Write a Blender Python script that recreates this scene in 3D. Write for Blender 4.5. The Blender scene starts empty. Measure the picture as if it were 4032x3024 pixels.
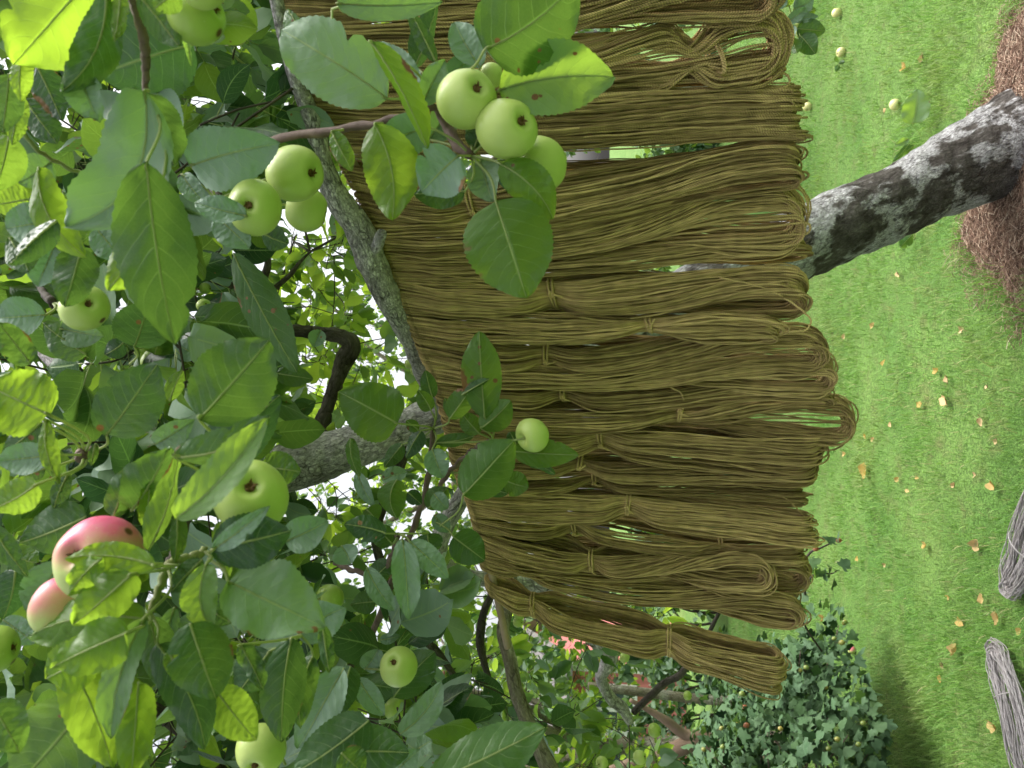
import bpy, math
import numpy as np
from mathutils import Vector, Matrix

R = np.random.RandomState(7)
scn = bpy.context.scene
COL = scn.collection

# ------------------------------------------------------------------ camera, sky, sun, exposure
F_PX = 739.6
PITCH = math.radians(7.0)
CAM = np.array([0.0, 0.0, 1.45])
FW = np.array([0, math.cos(PITCH), math.sin(PITCH)])      # looking direction
IX = np.array([0, math.sin(PITCH), -math.cos(PITCH)])     # picture right = down (phone held upright, picture lies on its side)
IY = np.array([1.0, 0, 0])                                # picture up = to the right in the world
cd = bpy.data.cameras.new('camera'); cam = bpy.data.objects.new('camera', cd); COL.objects.link(cam)
cd.lens = 26; cd.sensor_width = 36; cd.clip_start = 0.05; cd.clip_end = 400
cd.dof.use_dof = True; cd.dof.focus_distance = 1.2; cd.dof.aperture_fstop = 13
cam.matrix_world = Matrix(((IX[0], IY[0], -FW[0], CAM[0]), (IX[1], IY[1], -FW[1], CAM[1]), (IX[2], IY[2], -FW[2], CAM[2]), (0, 0, 0, 1)))
scn.camera = cam
SUN_EL, SUN_AZ = math.radians(56), math.radians(80)
w = bpy.data.worlds.new('World'); scn.world = w; w.use_nodes = True
nt = w.node_tree; nt.nodes.clear()
sky = nt.nodes.new('ShaderNodeTexSky'); sky.sky_type = 'NISHITA'; sky.sun_disc = False
sky.sun_elevation = SUN_EL; sky.sun_rotation = SUN_AZ; sky.air_density = 1.0; sky.dust_density = 6.0; sky.ozone_density = 1.0
hs = nt.nodes.new('ShaderNodeHueSaturation'); hs.inputs['Saturation'].default_value = 0.22
bg = nt.nodes.new('ShaderNodeBackground'); bg.inputs['Strength'].default_value = 0.15
wo = nt.nodes.new('ShaderNodeOutputWorld')
nt.links.new(sky.outputs[0], hs.inputs['Color']); nt.links.new(hs.outputs[0], bg.inputs[0]); nt.links.new(bg.outputs[0], wo.inputs[0])
sd = bpy.data.lights.new('sun', 'SUN'); sd.energy = 1.5; sd.angle = math.radians(50); sd.color = (1, .97, .92)
so = bpy.data.objects.new('sun', sd); COL.objects.link(so)
sdir = Vector((math.sin(SUN_AZ) * math.cos(SUN_EL), math.cos(SUN_AZ) * math.cos(SUN_EL), math.sin(SUN_EL)))
so.rotation_euler = (-sdir).to_track_quat('-Z', 'Y').to_euler()
so.location = (0, 0, 20)
scn.view_settings.view_transform = 'Standard'; scn.view_settings.look = 'None'
scn.view_settings.exposure = 1.3; scn.view_settings.gamma = 1
scn.render.engine = 'CYCLES'
try:
    scn.cycles.use_denoising = True
    scn.cycles.max_bounces = 10; scn.cycles.diffuse_bounces = 5; scn.cycles.transmission_bounces = 6
    scn.cycles.use_adaptive_sampling = True; scn.cycles.adaptive_threshold = 0.02
except Exception:
    pass

# ------------------------------------------------------------------ geometry of the place from measured sight lines
def at(px, py, z):
    "point seen at (px, py) of a 1024 x 768 picture, z metres in front of the lens"
    px = np.asarray(px, float)[..., None]; py = np.asarray(py, float)[..., None]; z = np.asarray(z, float)[..., None]
    return CAM + z * (FW + (px - 512) / F_PX * IX + (384 - py) / F_PX * IY)
def proj(P):
    d = np.asarray(P) - CAM; z = d @ FW
    return 512 + F_PX * (d @ IX) / z, 384 - F_PX * (d @ IY) / z, z
OFF = {1: (0, 0), 2: (0, 256), 3: (0, 512), 4: (341.3, 0), 5: (341.3, 256), 6: (341.3, 512), 7: (682.7, 0), 8: (682.7, 256), 9: (682.7, 512)}
K = 0.15431
def c(n, x, y): return OFF[n][0] + x * K, OFF[n][1] + y * K
def C(n, x, y, z):
    px, py = c(n, x, y); return at(px, py, z)
def ground(px, py, h=0.0):
    dx = (px - 512) / F_PX
    z = (CAM[2] - h) / (dx * math.cos(PITCH) - math.sin(PITCH))
    return at(px, py, z)

def unit(v):
    v = np.asarray(v, float); return v / np.maximum(np.linalg.norm(v, axis=-1, keepdims=True), 1e-9)

# ------------------------------------------------------------------ mesh collector
class MB:
    def __init__(s): s.bk = []; s.v = []; s.q = []; s.t = []; s.uv = []; s.a = []; s.qm = []; s.tm = []; s.n = 0
    def add(s, v, quads=None, tris=None, uv=None, tint=0.5, mat=0):
        v = np.asarray(v, float).reshape(-1, 3); k = len(v)
        s.v.append(v)
        if quads is not None and len(quads):
            q = np.asarray(quads, int).reshape(-1, 4) + s.n; s.q.append(q); s.qm.append(np.full(len(q), mat))
        if tris is not None and len(tris):
            t = np.asarray(tris, int).reshape(-1, 3) + s.n; s.t.append(t); s.tm.append(np.full(len(t), mat))
        s.uv.append(np.zeros((k, 2)) if uv is None else np.asarray(uv, float).reshape(-1, 2))
        tt = np.asarray(tint, float)
        s.a.append(np.full(k, float(tt)) if tt.ndim == 0 else tt.reshape(-1))
        s.n += k
    def build(s, name, mats, parent=None, smooth=True):
        V = np.concatenate(s.v); UV = np.concatenate(s.uv); A = np.concatenate(s.a)
        q = np.concatenate(s.q) if s.q else np.zeros((0, 4), int); t = np.concatenate(s.t) if s.t else np.zeros((0, 3), int)
        mi = np.concatenate([x for x in s.qm + s.tm]) if (s.qm or s.tm) else np.zeros(0, int)
        me = bpy.data.meshes.new(name)
        me.vertices.add(len(V)); me.vertices.foreach_set('co', V.astype(np.float32).ravel())
        li = np.concatenate([q.ravel(), t.ravel()]).astype(np.int32)
        me.loops.add(len(li)); me.loops.foreach_set('vertex_index', li)
        st = np.concatenate([np.arange(len(q)) * 4, len(q) * 4 + np.arange(len(t)) * 3]).astype(np.int32)
        me.polygons.add(len(st)); me.polygons.foreach_set('loop_start', st)
        if not isinstance(mats, (list, tuple)): mats = [mats]
        for m in mats: me.materials.append(m)
        me.polygons.foreach_set('material_index', mi.astype(np.int32))
        me.polygons.foreach_set('use_smooth', np.full(len(st), smooth))
        ul = me.uv_layers.new(name='UVMap'); ul.data.foreach_set('uv', UV[li].astype(np.float32).ravel())
        at_ = me.attributes.new('tint', 'FLOAT', 'POINT'); at_.data.foreach_set('value', A.astype(np.float32))
        if s.bk:
            bk = me.attributes.new('bk', 'FLOAT_VECTOR', 'POINT'); bk.data.foreach_set('vector', np.concatenate(s.bk).astype(np.float32).ravel())
        me.update(calc_edges=True); me.validate()
        o = bpy.data.objects.new(name, me); COL.objects.link(o)
        if parent is not None: o.parent = parent; o.matrix_parent_inverse = parent.matrix_world.inverted()
        return o

def tag(o, label=None, cat=None, group=None, kind=None):
    if label: o['label'] = label
    if cat: o['category'] = cat
    if group: o['group'] = group
    if kind: o['kind'] = kind
    return o
def empty(name, loc):
    o = bpy.data.objects.new(name, None); COL.objects.link(o); o.location = [float(x) for x in loc]
    o.empty_display_size = .05
    o.matrix_world = Matrix.Translation(Vector([float(x) for x in loc]))
    return o

def smooth_path(pts, n):
    "Catmull-Rom through rows of pts (any number of columns), n samples"
    P = np.asarray(pts, float); m = len(P)
    P = np.vstack([2 * P[0] - P[1], P, 2 * P[-1] - P[-2]])
    u = np.linspace(0, m - 1 - 1e-6, n); i = u.astype(int); f = (u - i)[:, None]
    a, b, c_, d = P[i], P[i + 1], P[i + 2], P[i + 3]
    return .5 * ((2 * b) + (-a + c_) * f + (2 * a - 5 * b + 4 * c_ - d) * f ** 2 + (-a + 3 * b - 3 * c_ + d) * f ** 3)

def tubes(mb, P, rad, sides=6, ref=None, tint=.5, mat=0, closed=False, vlen=1.0, squash=None):
    "P (S,N,3) centre lines, rad scalar / (N,) / (S,N)"
    P = np.asarray(P, float)
    if P.ndim == 2: P = P[None]
    S, N, _ = P.shape
    if closed: T = np.roll(P, -1, 1) - np.roll(P, 1, 1)
    else: T = np.gradient(P, axis=1)
    T = unit(T)
    if ref is None:
        ref = np.where(np.abs(T[:, :1, 2:3]) > .8, np.array([[[1., 0, 0]]]), np.array([[[0, 0, 1.]]]))
        A = np.zeros_like(P); a = unit(ref[:, 0] - (ref[:, 0] * T[:, 0]).sum(-1, keepdims=True) * T[:, 0])
        for k in range(N):
            a = unit(a - (a * T[:, k]).sum(-1, keepdims=True) * T[:, k]); A[:, k] = a
    else:
        A = np.broadcast_to(ref, P.shape); A = unit(A - (A * T).sum(-1, keepdims=True) * T)
    Bn = np.cross(T, A)
    th = np.linspace(0, 2 * np.pi, sides, endpoint=False)
    rr = np.broadcast_to(np.asarray(rad, float), (S, N))[..., None, None]
    ring = P[:, :, None] + rr * (np.cos(th)[:, None] * A[:, :, None] + np.sin(th)[:, None] * Bn[:, :, None])
    V = ring.reshape(-1, 3)
    M = N if closed else N - 1
    i = np.arange(M)[:, None]; j = np.arange(sides)[None]
    i2 = (i + 1) % N; j2 = (j + 1) % sides
    q = np.stack([i * sides + j, i * sides + j2, i2 * sides + j2, i2 * sides + j], -1).reshape(-1, 4)
    Q = (q[None] + (np.arange(S) * N * sides)[:, None, None]).reshape(-1, 4)
    seg = np.linalg.norm(np.diff(P, axis=1), axis=-1); L = np.concatenate([np.zeros((S, 1)), np.cumsum(seg, 1)], 1) + (R.rand(S, 1) if S > 1 else 0)
    uv = np.stack([np.broadcast_to((np.abs(th - np.pi) / np.pi)[None, None], (S, N, sides)), np.broadcast_to(L[..., None] * vlen, (S, N, sides))], -1)
    tt = np.asarray(tint, float)
    if tt.ndim == 1 and len(tt) == S: tt = np.repeat(tt, N * sides)
    tr = None
    if not closed and S == 1:
        V = np.vstack([V, P[0, 0], P[0, -1]]); n0 = N * sides
        uvf = np.vstack([uv.reshape(-1, 2), [0, 0], [0, float(L[0, -1]) * vlen]])
        tr = [(n0, (k + 1) % sides, k) for k in range(sides)] + [(n0 + 1, (N - 1) * sides + k, (N - 1) * sides + (k + 1) % sides) for k in range(sides)]
        if tt.ndim: tt = np.append(tt, [tt[0], tt[-1]])
        mb.add(V, Q, tr, uvf, tt, mat)
    else:
        mb.add(V, Q, None, uv.reshape(-1, 2), tt, mat)

def rnoise(P, seed, scale):
    "cheap smooth 3-D noise as a sum of sines"
    r = np.random.RandomState(seed); o = np.zeros(len(P))
    for k in range(6):
        d = r.randn(3); d /= np.linalg.norm(d); f = scale * (1 + k * .7)
        o += np.sin(P @ d * f + r.rand() * 6.28) / (1 + k * .5)
    return o / 3

def bark_tube(mb, pts, sides=20, n=60, bump=.06, seed=1, mat=0):
    P = smooth_path(pts, n); rad = P[:, 3]; P = P[:, :3]
    T = unit(np.gradient(P, axis=0)); a = unit(np.cross(T[0], [0.3, .8, .5])); A = []
    for k in range(n):
        a = unit(a - (a @ T[k]) * T[k]); A.append(a)
    A = np.array(A); B = np.cross(T, A); th = np.linspace(0, 2 * np.pi, sides, endpoint=False)
    dirs = np.cos(th)[None, :, None] * A[:, None] + np.sin(th)[None, :, None] * B[:, None]
    V = P[:, None] + rad[:, None, None] * dirs
    m = float(np.mean(rad))
    d = 1 + bump * 1.6 * rnoise(V.reshape(-1, 3), seed, .9 / m).reshape(n, sides) + bump * .5 * rnoise(V.reshape(-1, 3), seed + 9, 4. / m).reshape(n, sides)
    V = P[:, None] + (rad[:, None] * d)[..., None] * dirs
    i = np.arange(n - 1)[:, None]; j = np.arange(sides)[None]; j2 = (j + 1) % sides
    q = np.stack([i * sides + j, i * sides + j2, (i + 1) * sides + j2, (i + 1) * sides + j], -1).reshape(-1, 4)
    ln = np.concatenate([[0], np.cumsum(np.linalg.norm(np.diff(P, axis=0), axis=1))])
    r2 = np.broadcast_to(rad[:, None], (n, sides)); bk = np.stack([r2 * np.cos(th)[None], r2 * np.sin(th)[None], np.broadcast_to(ln[:, None], (n, sides))], -1).reshape(-1, 3)
    bk = np.vstack([bk, [0, 0, 0], [0, 0, ln[-1]]]) + seed * 1.7; mb.bk.append(bk)
    V = np.vstack([V.reshape(-1, 3), P[0], P[-1]]); n0 = n * sides
    tr = [(n0, (k + 1) % sides, k) for k in range(sides)] + [(n0 + 1, (n - 1) * sides + k, (n - 1) * sides + (k + 1) % sides) for k in range(sides)]
    mb.add(V, q, tr, None, .5, mat)
    return P

# ------------------------------------------------------------------ materials
def mat_new(name):
    m = bpy.data.materials.new(name); m.use_nodes = True; m.node_tree.nodes.clear(); return m, m.node_tree
class NT:
    def __init__(s, t): s.t = t
    def n(s, typ, **kw):
        x = s.t.nodes.new(typ)
        for k, v in kw.items(): setattr(x, k, v)
        return x
    def l(s, a, b): s.t.links.new(a, b)
    def math(s, op, a, b=None, c_=None, clamp=False):
        x = s.n('ShaderNodeMath', operation=op, use_clamp=clamp)
        for i, v in enumerate((a, b, c_)):
            if v is None: continue
            if isinstance(v, (int, float)): x.inputs[i].default_value = v
            else: s.l(v, x.inputs[i])
        return x.outputs[0]
    def mix(s, f, a, b, mode='MIX'):
        x = s.n('ShaderNodeMix', data_type='RGBA', blend_type=mode)
        for i, v in ((0, f), (6, a), (7, b)):
            if isinstance(v, (int, float)): x.inputs[i].default_value = v
            elif isinstance(v, tuple): x.inputs[i].default_value = (*v, 1)
            else: s.l(v, x.inputs[i])
        return x.outputs[2]
    def noise(s, vec, scale, detail=4, rough=.55):
        x = s.n('ShaderNodeTexNoise'); x.inputs['Scale'].default_value = scale; x.inputs['Detail'].default_value = detail; x.inputs['Roughness'].default_value = rough
        if vec is not None: s.l(vec, x.inputs['Vector'])
        return x.outputs[0]
    def vor(s, vec, scale, feature='F1', out=0):
        x = s.n('ShaderNodeTexVoronoi', feature=feature); x.inputs['Scale'].default_value = scale
        if vec is not None: s.l(vec, x.inputs['Vector'])
        return x.outputs[out]
    def ramp(s, f, stops):
        x = s.n('ShaderNodeValToRGB'); e = x.color_ramp.elements
        while len(e) < len(stops): e.new(.5)
        for k, (p, cc) in enumerate(stops):
            e[k].position = p; e[k].color = (*cc, 1) if isinstance(cc, tuple) else (cc, cc, cc, 1)
        s.l(f, x.inputs[0]); return x.outputs[0]
    def bump(s, h, strength=.5, dist=.01):
        x = s.n('ShaderNodeBump'); x.inputs['Strength'].default_value = strength; x.inputs['Distance'].default_value = dist
        s.l(h, x.inputs['Height']); return x.outputs[0]
    def pbsdf(s, col, rough=.6, nor=None, spec=.4, **kw):
        x = s.n('ShaderNodeBsdfPrincipled')
        if isinstance(col, tuple): x.inputs['Base Color'].default_value = (*col, 1)
        else: s.l(col, x.inputs['Base Color'])
        if isinstance(rough, (int, float)): x.inputs['Roughness'].default_value = rough
        else: s.l(rough, x.inputs['Roughness'])
        x.inputs['Specular IOR Level'].default_value = spec
        if nor is not None: s.l(nor, x.inputs['Normal'])
        for k, v in kw.items(): x.inputs[k.replace('_', ' ')].default_value = v
        return x.outputs[0]
    def out(s, sh):
        o = s.n('ShaderNodeOutputMaterial'); s.l(sh, o.inputs[0])
    def attr(s, name='tint'):
        return s.n('ShaderNodeAttribute', attribute_name=name).outputs['Fac']
    def obj(s): return s.n('ShaderNodeTexCoord').outputs['Object']
    def geo(s): return s.n('ShaderNodeNewGeometry')

def leaf_material(name, dark, mid, young, under, trans_d, trans_y, transw=.45, veins=True, rough=.42, spots=True):
    m, t = mat_new(name); N = NT(t)
    tint = N.attr(); uvn = N.n('ShaderNodeUVMap'); sep = N.n('ShaderNodeSeparateXYZ'); N.l(uvn.outputs[0], sep.inputs[0])
    g = N.geo(); pos = g.outputs['Position']; back = g.outputs['Backfacing']
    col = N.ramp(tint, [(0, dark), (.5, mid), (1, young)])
    mott = N.noise(pos, 45, 3); col = N.mix(N.math('MULTIPLY', mott, .45), col, N.mix(1.0, col, (.55, .62, .5), 'MULTIPLY'))
    ucol = N.mix(N.math('MULTIPLY', tint, .55), under, young)
    base = N.mix(back, col, ucol)
    tc = N.mix(tint, trans_d, trans_y)
    nor = None
    if veins:
        s_ = N.math('ABSOLUTE', N.math('SUBTRACT', sep.outputs[0], .5)); s2 = N.math('MULTIPLY', s_, 2.0); v_ = sep.outputs[1]
        curve = N.math('MULTIPLY', N.math('POWER', s2, 1.35), .26)
        wob = N.math('MULTIPLY', N.math('SUBTRACT', N.noise(pos, 60, 2), .5), .05)
        q = N.math('FRACT', N.math('MULTIPLY', N.math('ADD', N.math('SUBTRACT', v_, curve), wob), 7.5))
        dq = N.math('ABSOLUTE', N.math('SUBTRACT', q, .5))
        side = N.math('SMOOTH_MAX', N.math('MULTIPLY', N.math('SUBTRACT', .055, dq), 18, clamp=True), 0, .01, clamp=True)
        side = N.math('MULTIPLY', side, N.math('SUBTRACT', 1.0, N.math('MULTIPLY', s2, .85), clamp=True))
        midr = N.math('MULTIPLY', N.math('SUBTRACT', .055, s2), 30, clamp=True)
        fine = N.vor(pos, 420, 'DISTANCE_TO_EDGE'); fine = N.math('MULTIPLY', N.math('SUBTRACT', .12, fine), 5, clamp=True)
        vein = N.math('MAXIMUM', N.math('MAXIMUM', N.math('MULTIPLY', side, .75), midr), N.math('MULTIPLY', fine, .16))
        vc = N.mix(.7, base, (.42, .54, .24))
        base = N.mix(N.math('MULTIPLY', vein, .95), base, vc)
        tc = N.mix(N.math('MULTIPLY', vein, .5), tc, N.mix(1.0, tc, (.75, .8, .8), 'MULTIPLY'))
        hgt = N.math('ADD', N.math('MULTIPLY', vein, -1.0), N.math('MULTIPLY', N.noise(pos, 130, 2), .9))
        hgt = N.math('ADD', hgt, N.math('MULTIPLY', dq, .9))
        nor = N.bump(hgt, .32, .0013)
    if spots:
        sp = N.math('ADD', N.math('SUBTRACT', N.vor(pos, 62), N.math('MULTIPLY', N.noise(pos, 30, 3), .34)), .10)
        msk = N.math('MULTIPLY', N.math('SUBTRACT', .075, sp), 30, clamp=True)
        gate = N.math('GREATER_THAN', N.noise(pos, 9, 1), .56)
        msk = N.math('MULTIPLY', msk, gate)
        if veins:
            edge = N.math('MULTIPLY', N.math('SUBTRACT', N.math('ADD', N.math('MULTIPLY', N.math('ABSOLUTE', N.math('SUBTRACT', sep.outputs[0], .5)), .5), N.math('MULTIPLY', N.noise(pos, 17, 4), 1.0)), .88), 30, clamp=True)
            msk = N.math('MAXIMUM', msk, edge)
        base = N.mix(msk, base, N.mix(N.noise(pos, 200), (.12, .05, .02), (.42, .24, .12))); tc = N.mix(msk, tc, (.12, .04, .01))
    pb = N.pbsdf(base, N.math('ADD', rough, N.math('MULTIPLY', back, .22)), nor, .45)
    tr = N.n('ShaderNodeBsdfTranslucent'); N.l(tc, tr.inputs[0])
    if nor is not None: N.l(nor, tr.inputs['Normal'])
    mx = N.n('ShaderNodeMixShader'); N.l(N.math('ADD', N.math('MULTIPLY', tint, .46), transw - .24), mx.inputs[0]); N.l(pb, mx.inputs[1]); N.l(tr.outputs[0], mx.inputs[2])
    N.out(mx.outputs[0]); return m
M = {}
M['leaf'] = leaf_material('apple_leaf', (.016, .055, .026), (.040, .115, .028), (.13, .23, .03), (.24, .34, .27), (.06, .17, .035), (.40, .60, .04), .44, rough=.36)  # low tint also paints in the shade on leaves covered by others
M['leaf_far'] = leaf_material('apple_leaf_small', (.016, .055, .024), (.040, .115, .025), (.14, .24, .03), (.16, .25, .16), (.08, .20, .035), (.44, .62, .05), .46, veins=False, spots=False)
M['bush_leaf'] = leaf_material('gooseberry_leaf', (.014, .048, .018), (.03, .085, .028), (.07, .14, .03), (.05, .11, .045), (.05, .14, .03), (.2, .35, .05), .2, veins=False, rough=.5, spots=False)
M['dry_leaf'] = leaf_material('dry_leaf', (.15, .07, .045), (.45, .3, .11), (.62, .42, .06), (.5, .36, .2), (.3, .15, .06), (.6, .4, .1), .2, veins=True, rough=.7)

def simple(name, col, rough=.7, col2=None, scale=20, bump=0, bscale=60, spec=.3, bdist=.005):
    m, t = mat_new(name); N = NT(t); p = N.obj()
    cc = col
    if col2 is not None: cc = N.mix(N.ramp(N.noise(p, scale, 5), [(.35, 0.), (.65, 1.)]), col, col2)
    nor = N.bump(N.noise(p, bscale, 5), bump, bdist) if bump else None
    N.out(N.pbsdf(cc, rough, nor, spec)); return m
M['stem'] = simple('green_stem', (.16, .22, .06), .55, (.2, .2, .08), 40)
def petiole_mat():
    m, t = mat_new('petiole'); N = NT(t); tr = N.n('ShaderNodeBsdfTranslucent'); tr.inputs[0].default_value = (.50, .62, .22, 1)
    mx = N.n('ShaderNodeMixShader'); mx.inputs[0].default_value = .4; N.l(N.pbsdf(N.mix(N.noise(N.obj(), 30), (.30, .40, .15), (.30, .29, .14)), .5), mx.inputs[1]); N.l(tr.outputs[0], mx.inputs[2]); N.out(mx.outputs[0]); return m
M['petiole'] = petiole_mat()
M['twig'] = simple('twig_bark', (.10, .065, .055), .75, (.17, .12, .10), 60, .5, 200, bdist=.002)
M['twig_dark'] = simple('twig_dark_bark', (.035, .028, .022), .85, (.075, .06, .045), 30, .6, 120, bdist=.003)
M['calyx'] = simple('calyx', (.07, .035, .015), .95, (.16, .09, .04), 300, .5, 400, bdist=.001)
M['rod'] = simple('bare_rod', (.42, .31, .23), .6, (.33, .22, .17), 14, .2, 90, bdist=.001)

def bark(name, c1, c2, lichen, lich_lo, lich_hi, crack=28, st=1.0, asp=.38, cw=.11):
    m, t = mat_new(name); N = NT(t)
    at_ = N.n('ShaderNodeAttribute', attribute_name='bk'); mp = N.n('ShaderNodeMapping'); mp.inputs['Scale'].default_value = (1, 1, asp); N.l(at_.outputs['Vector'], mp.inputs[0]); p = mp.outputs[0]
    raw = at_.outputs['Vector']
    big = N.noise(raw, 5.0, 3); med = N.noise(p, 34, 6, .65); fin = N.noise(p, 190, 7, .75)
    def warp(scale, amt):
        wp = N.n('ShaderNodeVectorMath', operation='ADD'); N.l(p, wp.inputs[0])
        nz = N.n('ShaderNodeTexNoise'); nz.inputs['Scale'].default_value = scale; nz.inputs['Detail'].default_value = 5; nz.inputs['Roughness'].default_value = .7; N.l(p, nz.inputs['Vector'])
        sc = N.n('ShaderNodeVectorMath', operation='SCALE'); sc.inputs['Scale'].default_value = amt; N.l(nz.outputs['Color'], sc.inputs[0]); N.l(sc.outputs[0], wp.inputs[1]); return wp.outputs[0]
    cr = N.vor(warp(crack * .7, 1.6 / crack), crack, 'DISTANCE_TO_EDGE'); crm = N.ramp(cr, [(.0, 0.), (cw, 1.)])
    cr2 = N.vor(warp(crack * 2., .8 / crack), crack * 2.4, 'DISTANCE_TO_EDGE'); crm2 = N.ramp(cr2, [(.0, .35), (cw * 1.2, 1.)])
    gate = N.ramp(N.noise(raw, crack * .35, 3), [(.38, 0.), (.6, 1.)])
    crk = N.math('MULTIPLY', N.math('SUBTRACT', 1.0, crm), gate); crk = N.math('MAXIMUM', crk, N.math('MULTIPLY', N.math('SUBTRACT', 1.0, crm2), .6))
    body = N.mix(N.ramp(med, [(.35, 0.), (.65, 1.)]), c1, c2)
    body = N.mix(N.ramp(fin, [(.3, 0.), (.7, 1.)]), N.mix(1.0, body, (.5, .5, .5), 'MULTIPLY'), body)
    lm = N.ramp(N.math('ADD', N.math('MULTIPLY', big, .68), N.math('MULTIPLY', med, .32)), [(lich_lo, 0.), (lich_hi, 1.)])
    lm = N.math('MULTIPLY', lm, N.ramp(fin, [(.36, .15), (.52, 1.)]))
    body = N.mix(lm, body, N.mix(N.ramp(fin, [(.4, 0.), (.62, 1.)]), tuple(.74 * x for x in lichen), lichen))
    body = N.mix(N.math('MULTIPLY', crk, .72), body, (.025, .02, .016))
    gm = N.ramp(N.noise(raw, 9, 4), [(.68, 0.), (.85, .2)]); body = N.mix(gm, body, (.12, .15, .07))
    h = N.math('ADD', N.math('MULTIPLY', crk, -1.1), N.math('ADD', N.math('MULTIPLY', med, 1.2), N.math('MULTIPLY', fin, .7)))
    N.out(N.pbsdf(body, .92, N.bump(h, 1.0, .012 * st), .15)); return m
M['bark_trunk'] = bark('old_trunk_bark', (.13, .112, .10), (.33, .30, .275), (.88, .87, .89), .48, .52, 44, 1.5, .4, .15)
M['bark_limb'] = bark('pale_limb_bark', (.50, .42, .49), (.72, .63, .70), (.90, .83, .89), .26, .42, 48, .7, .5)
M['bark_branch'] = bark('branch_bark', (.40, .34, .39), (.64, .56, .62), (.85, .78, .84), .34, .50, 95, .45, .55)
M['bark_smooth'] = bark('smooth_branch_bark', (.27, .23, .17), (.40, .36, .28), (.55, .53, .47), .50, .62, 60, .22)
M['bark_dark'] = bark('dark_branch_bark', (.085, .072, .062), (.18, .155, .135), (.34, .31, .29), .60, .8, 60, .3)  # darker grey-brown bark colours for the side branches
M['bark_tan'] = simple('tan_trunk_bark', (.15, .10, .07), .85, (.21, .15, .105), 8, .5, 40, bdist=.01)

def yarn(name, a, b, dark):
    m, t = mat_new(name); N = NT(t)
    uvn = N.n('ShaderNodeUVMap'); sep = N.n('ShaderNodeSeparateXYZ'); N.l(uvn.outputs[0], sep.inputs[0])
    tint = N.attr(); pos = N.geo().outputs['Position']
    ply = N.math('ABSOLUTE', N.math('SUBTRACT', N.math('FRACT', N.math('ADD', N.math('MULTIPLY', sep.outputs[1], 300.0), N.math('MULTIPLY', sep.outputs[0], .9))), .5))
    groove = N.ramp(ply, [(.06, 0.), (.22, 1.)])
    col = N.ramp(tint, [(0, a), (1, b)])
    mel = N.noise(pos, 55, 4); col = N.mix(N.ramp(mel, [(.35, .35), (.65, 0.)]), col, dark)
    fz = N.noise(pos, 900, 3, .8)
    col = N.mix(N.math('MULTIPLY', N.math('SUBTRACT', 1.0, groove), .5), col, dark)
    h = N.math('ADD', groove, N.math('MULTIPLY', fz, .8))
    s = N.n('ShaderNodeBsdfPrincipled'); N.l(col, s.inputs['Base Color']); s.inputs['Roughness'].default_value = .95; s.inputs['Specular IOR Level'].default_value = .1
    s.inputs['Sheen Weight'].default_value = .25; s.inputs['Sheen Roughness'].default_value = .5; s.inputs['Sheen Tint'].default_value = (.8, .65, .35, 1)
    N.l(N.bump(h, .9, .0012), s.inputs['Normal'])
    N.out(s.outputs[0]); return m
M['yarn'] = yarn('olive_brown_yarn', (.30, .205, .09), (.86, .63, .29), (.06, .037, .015))
M['yarn_grey'] = yarn('grey_yarn', (.30, .28, .285), (.56, .53, .54), (.13, .12, .125))

def apple_mat(name, a, b, blush=None):
    m, t = mat_new(name); N = NT(t); p = N.obj(); g = N.geo().outputs['Position']
    col = N.mix(N.ramp(N.noise(p, 16, 3), [(.35, 0.), (.65, 1.)]), a, b)
    sepn = N.n('ShaderNodeSeparateXYZ'); N.l(p, sepn.inputs[0])
    if blush:
        bm = N.ramp(N.math('ADD', N.math('MULTIPLY', sepn.outputs[0], 16), N.math('MULTIPLY', N.noise(p, 35, 4), .9)), [(.35, 0.), (.85, 1.)])
        col = N.mix(bm, col, N.mix(N.noise(p, 90, 3), blush, tuple(x * .8 + .1 for x in blush)))
    dots = N.vor(p, 240); dm = N.math('MULTIPLY', N.math('SUBTRACT', .16, dots), 4, clamp=True)
    col = N.mix(N.math('MULTIPLY', dm, .6), col, (.62, .66, .35))
    rr = N.vor(p, 26); rm = N.math('MULTIPLY', N.math('SUBTRACT', .10, rr), 22, clamp=True)
    rm = N.math('MULTIPLY', rm, N.math('GREATER_THAN', N.noise(p, 21, 1), .5))
    col = N.mix(rm, col, (.10, .045, .015))
    x = N.n('ShaderNodeBsdfPrincipled'); N.l(col, x.inputs['Base Color']); x.inputs['Roughness'].default_value = .42; x.inputs['Specular IOR Level'].default_value = .4
    x.inputs['Subsurface Weight'].default_value = .12; x.inputs['Subsurface Radius'].default_value = (.01, .012, .003); x.inputs['Subsurface Scale'].default_value = .4
    x.inputs['Coat Weight'].default_value = .08
    N.out(x.outputs[0]); return m
M['apple'] = apple_mat('green_apple_skin', (.36, .47, .11), (.44, .53, .16))
M['apple_dark'] = apple_mat('deep_green_apple_skin', (.24, .36, .06), (.33, .44, .09))
M['apple_pink'] = apple_mat('pink_blushed_apple_skin', (.36, .44, .12), (.44, .50, .17), (.62, .06, .17))
M['windfall'] = apple_mat('yellowed_apple_skin', (.60, .56, .20), (.70, .66, .32))

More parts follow.
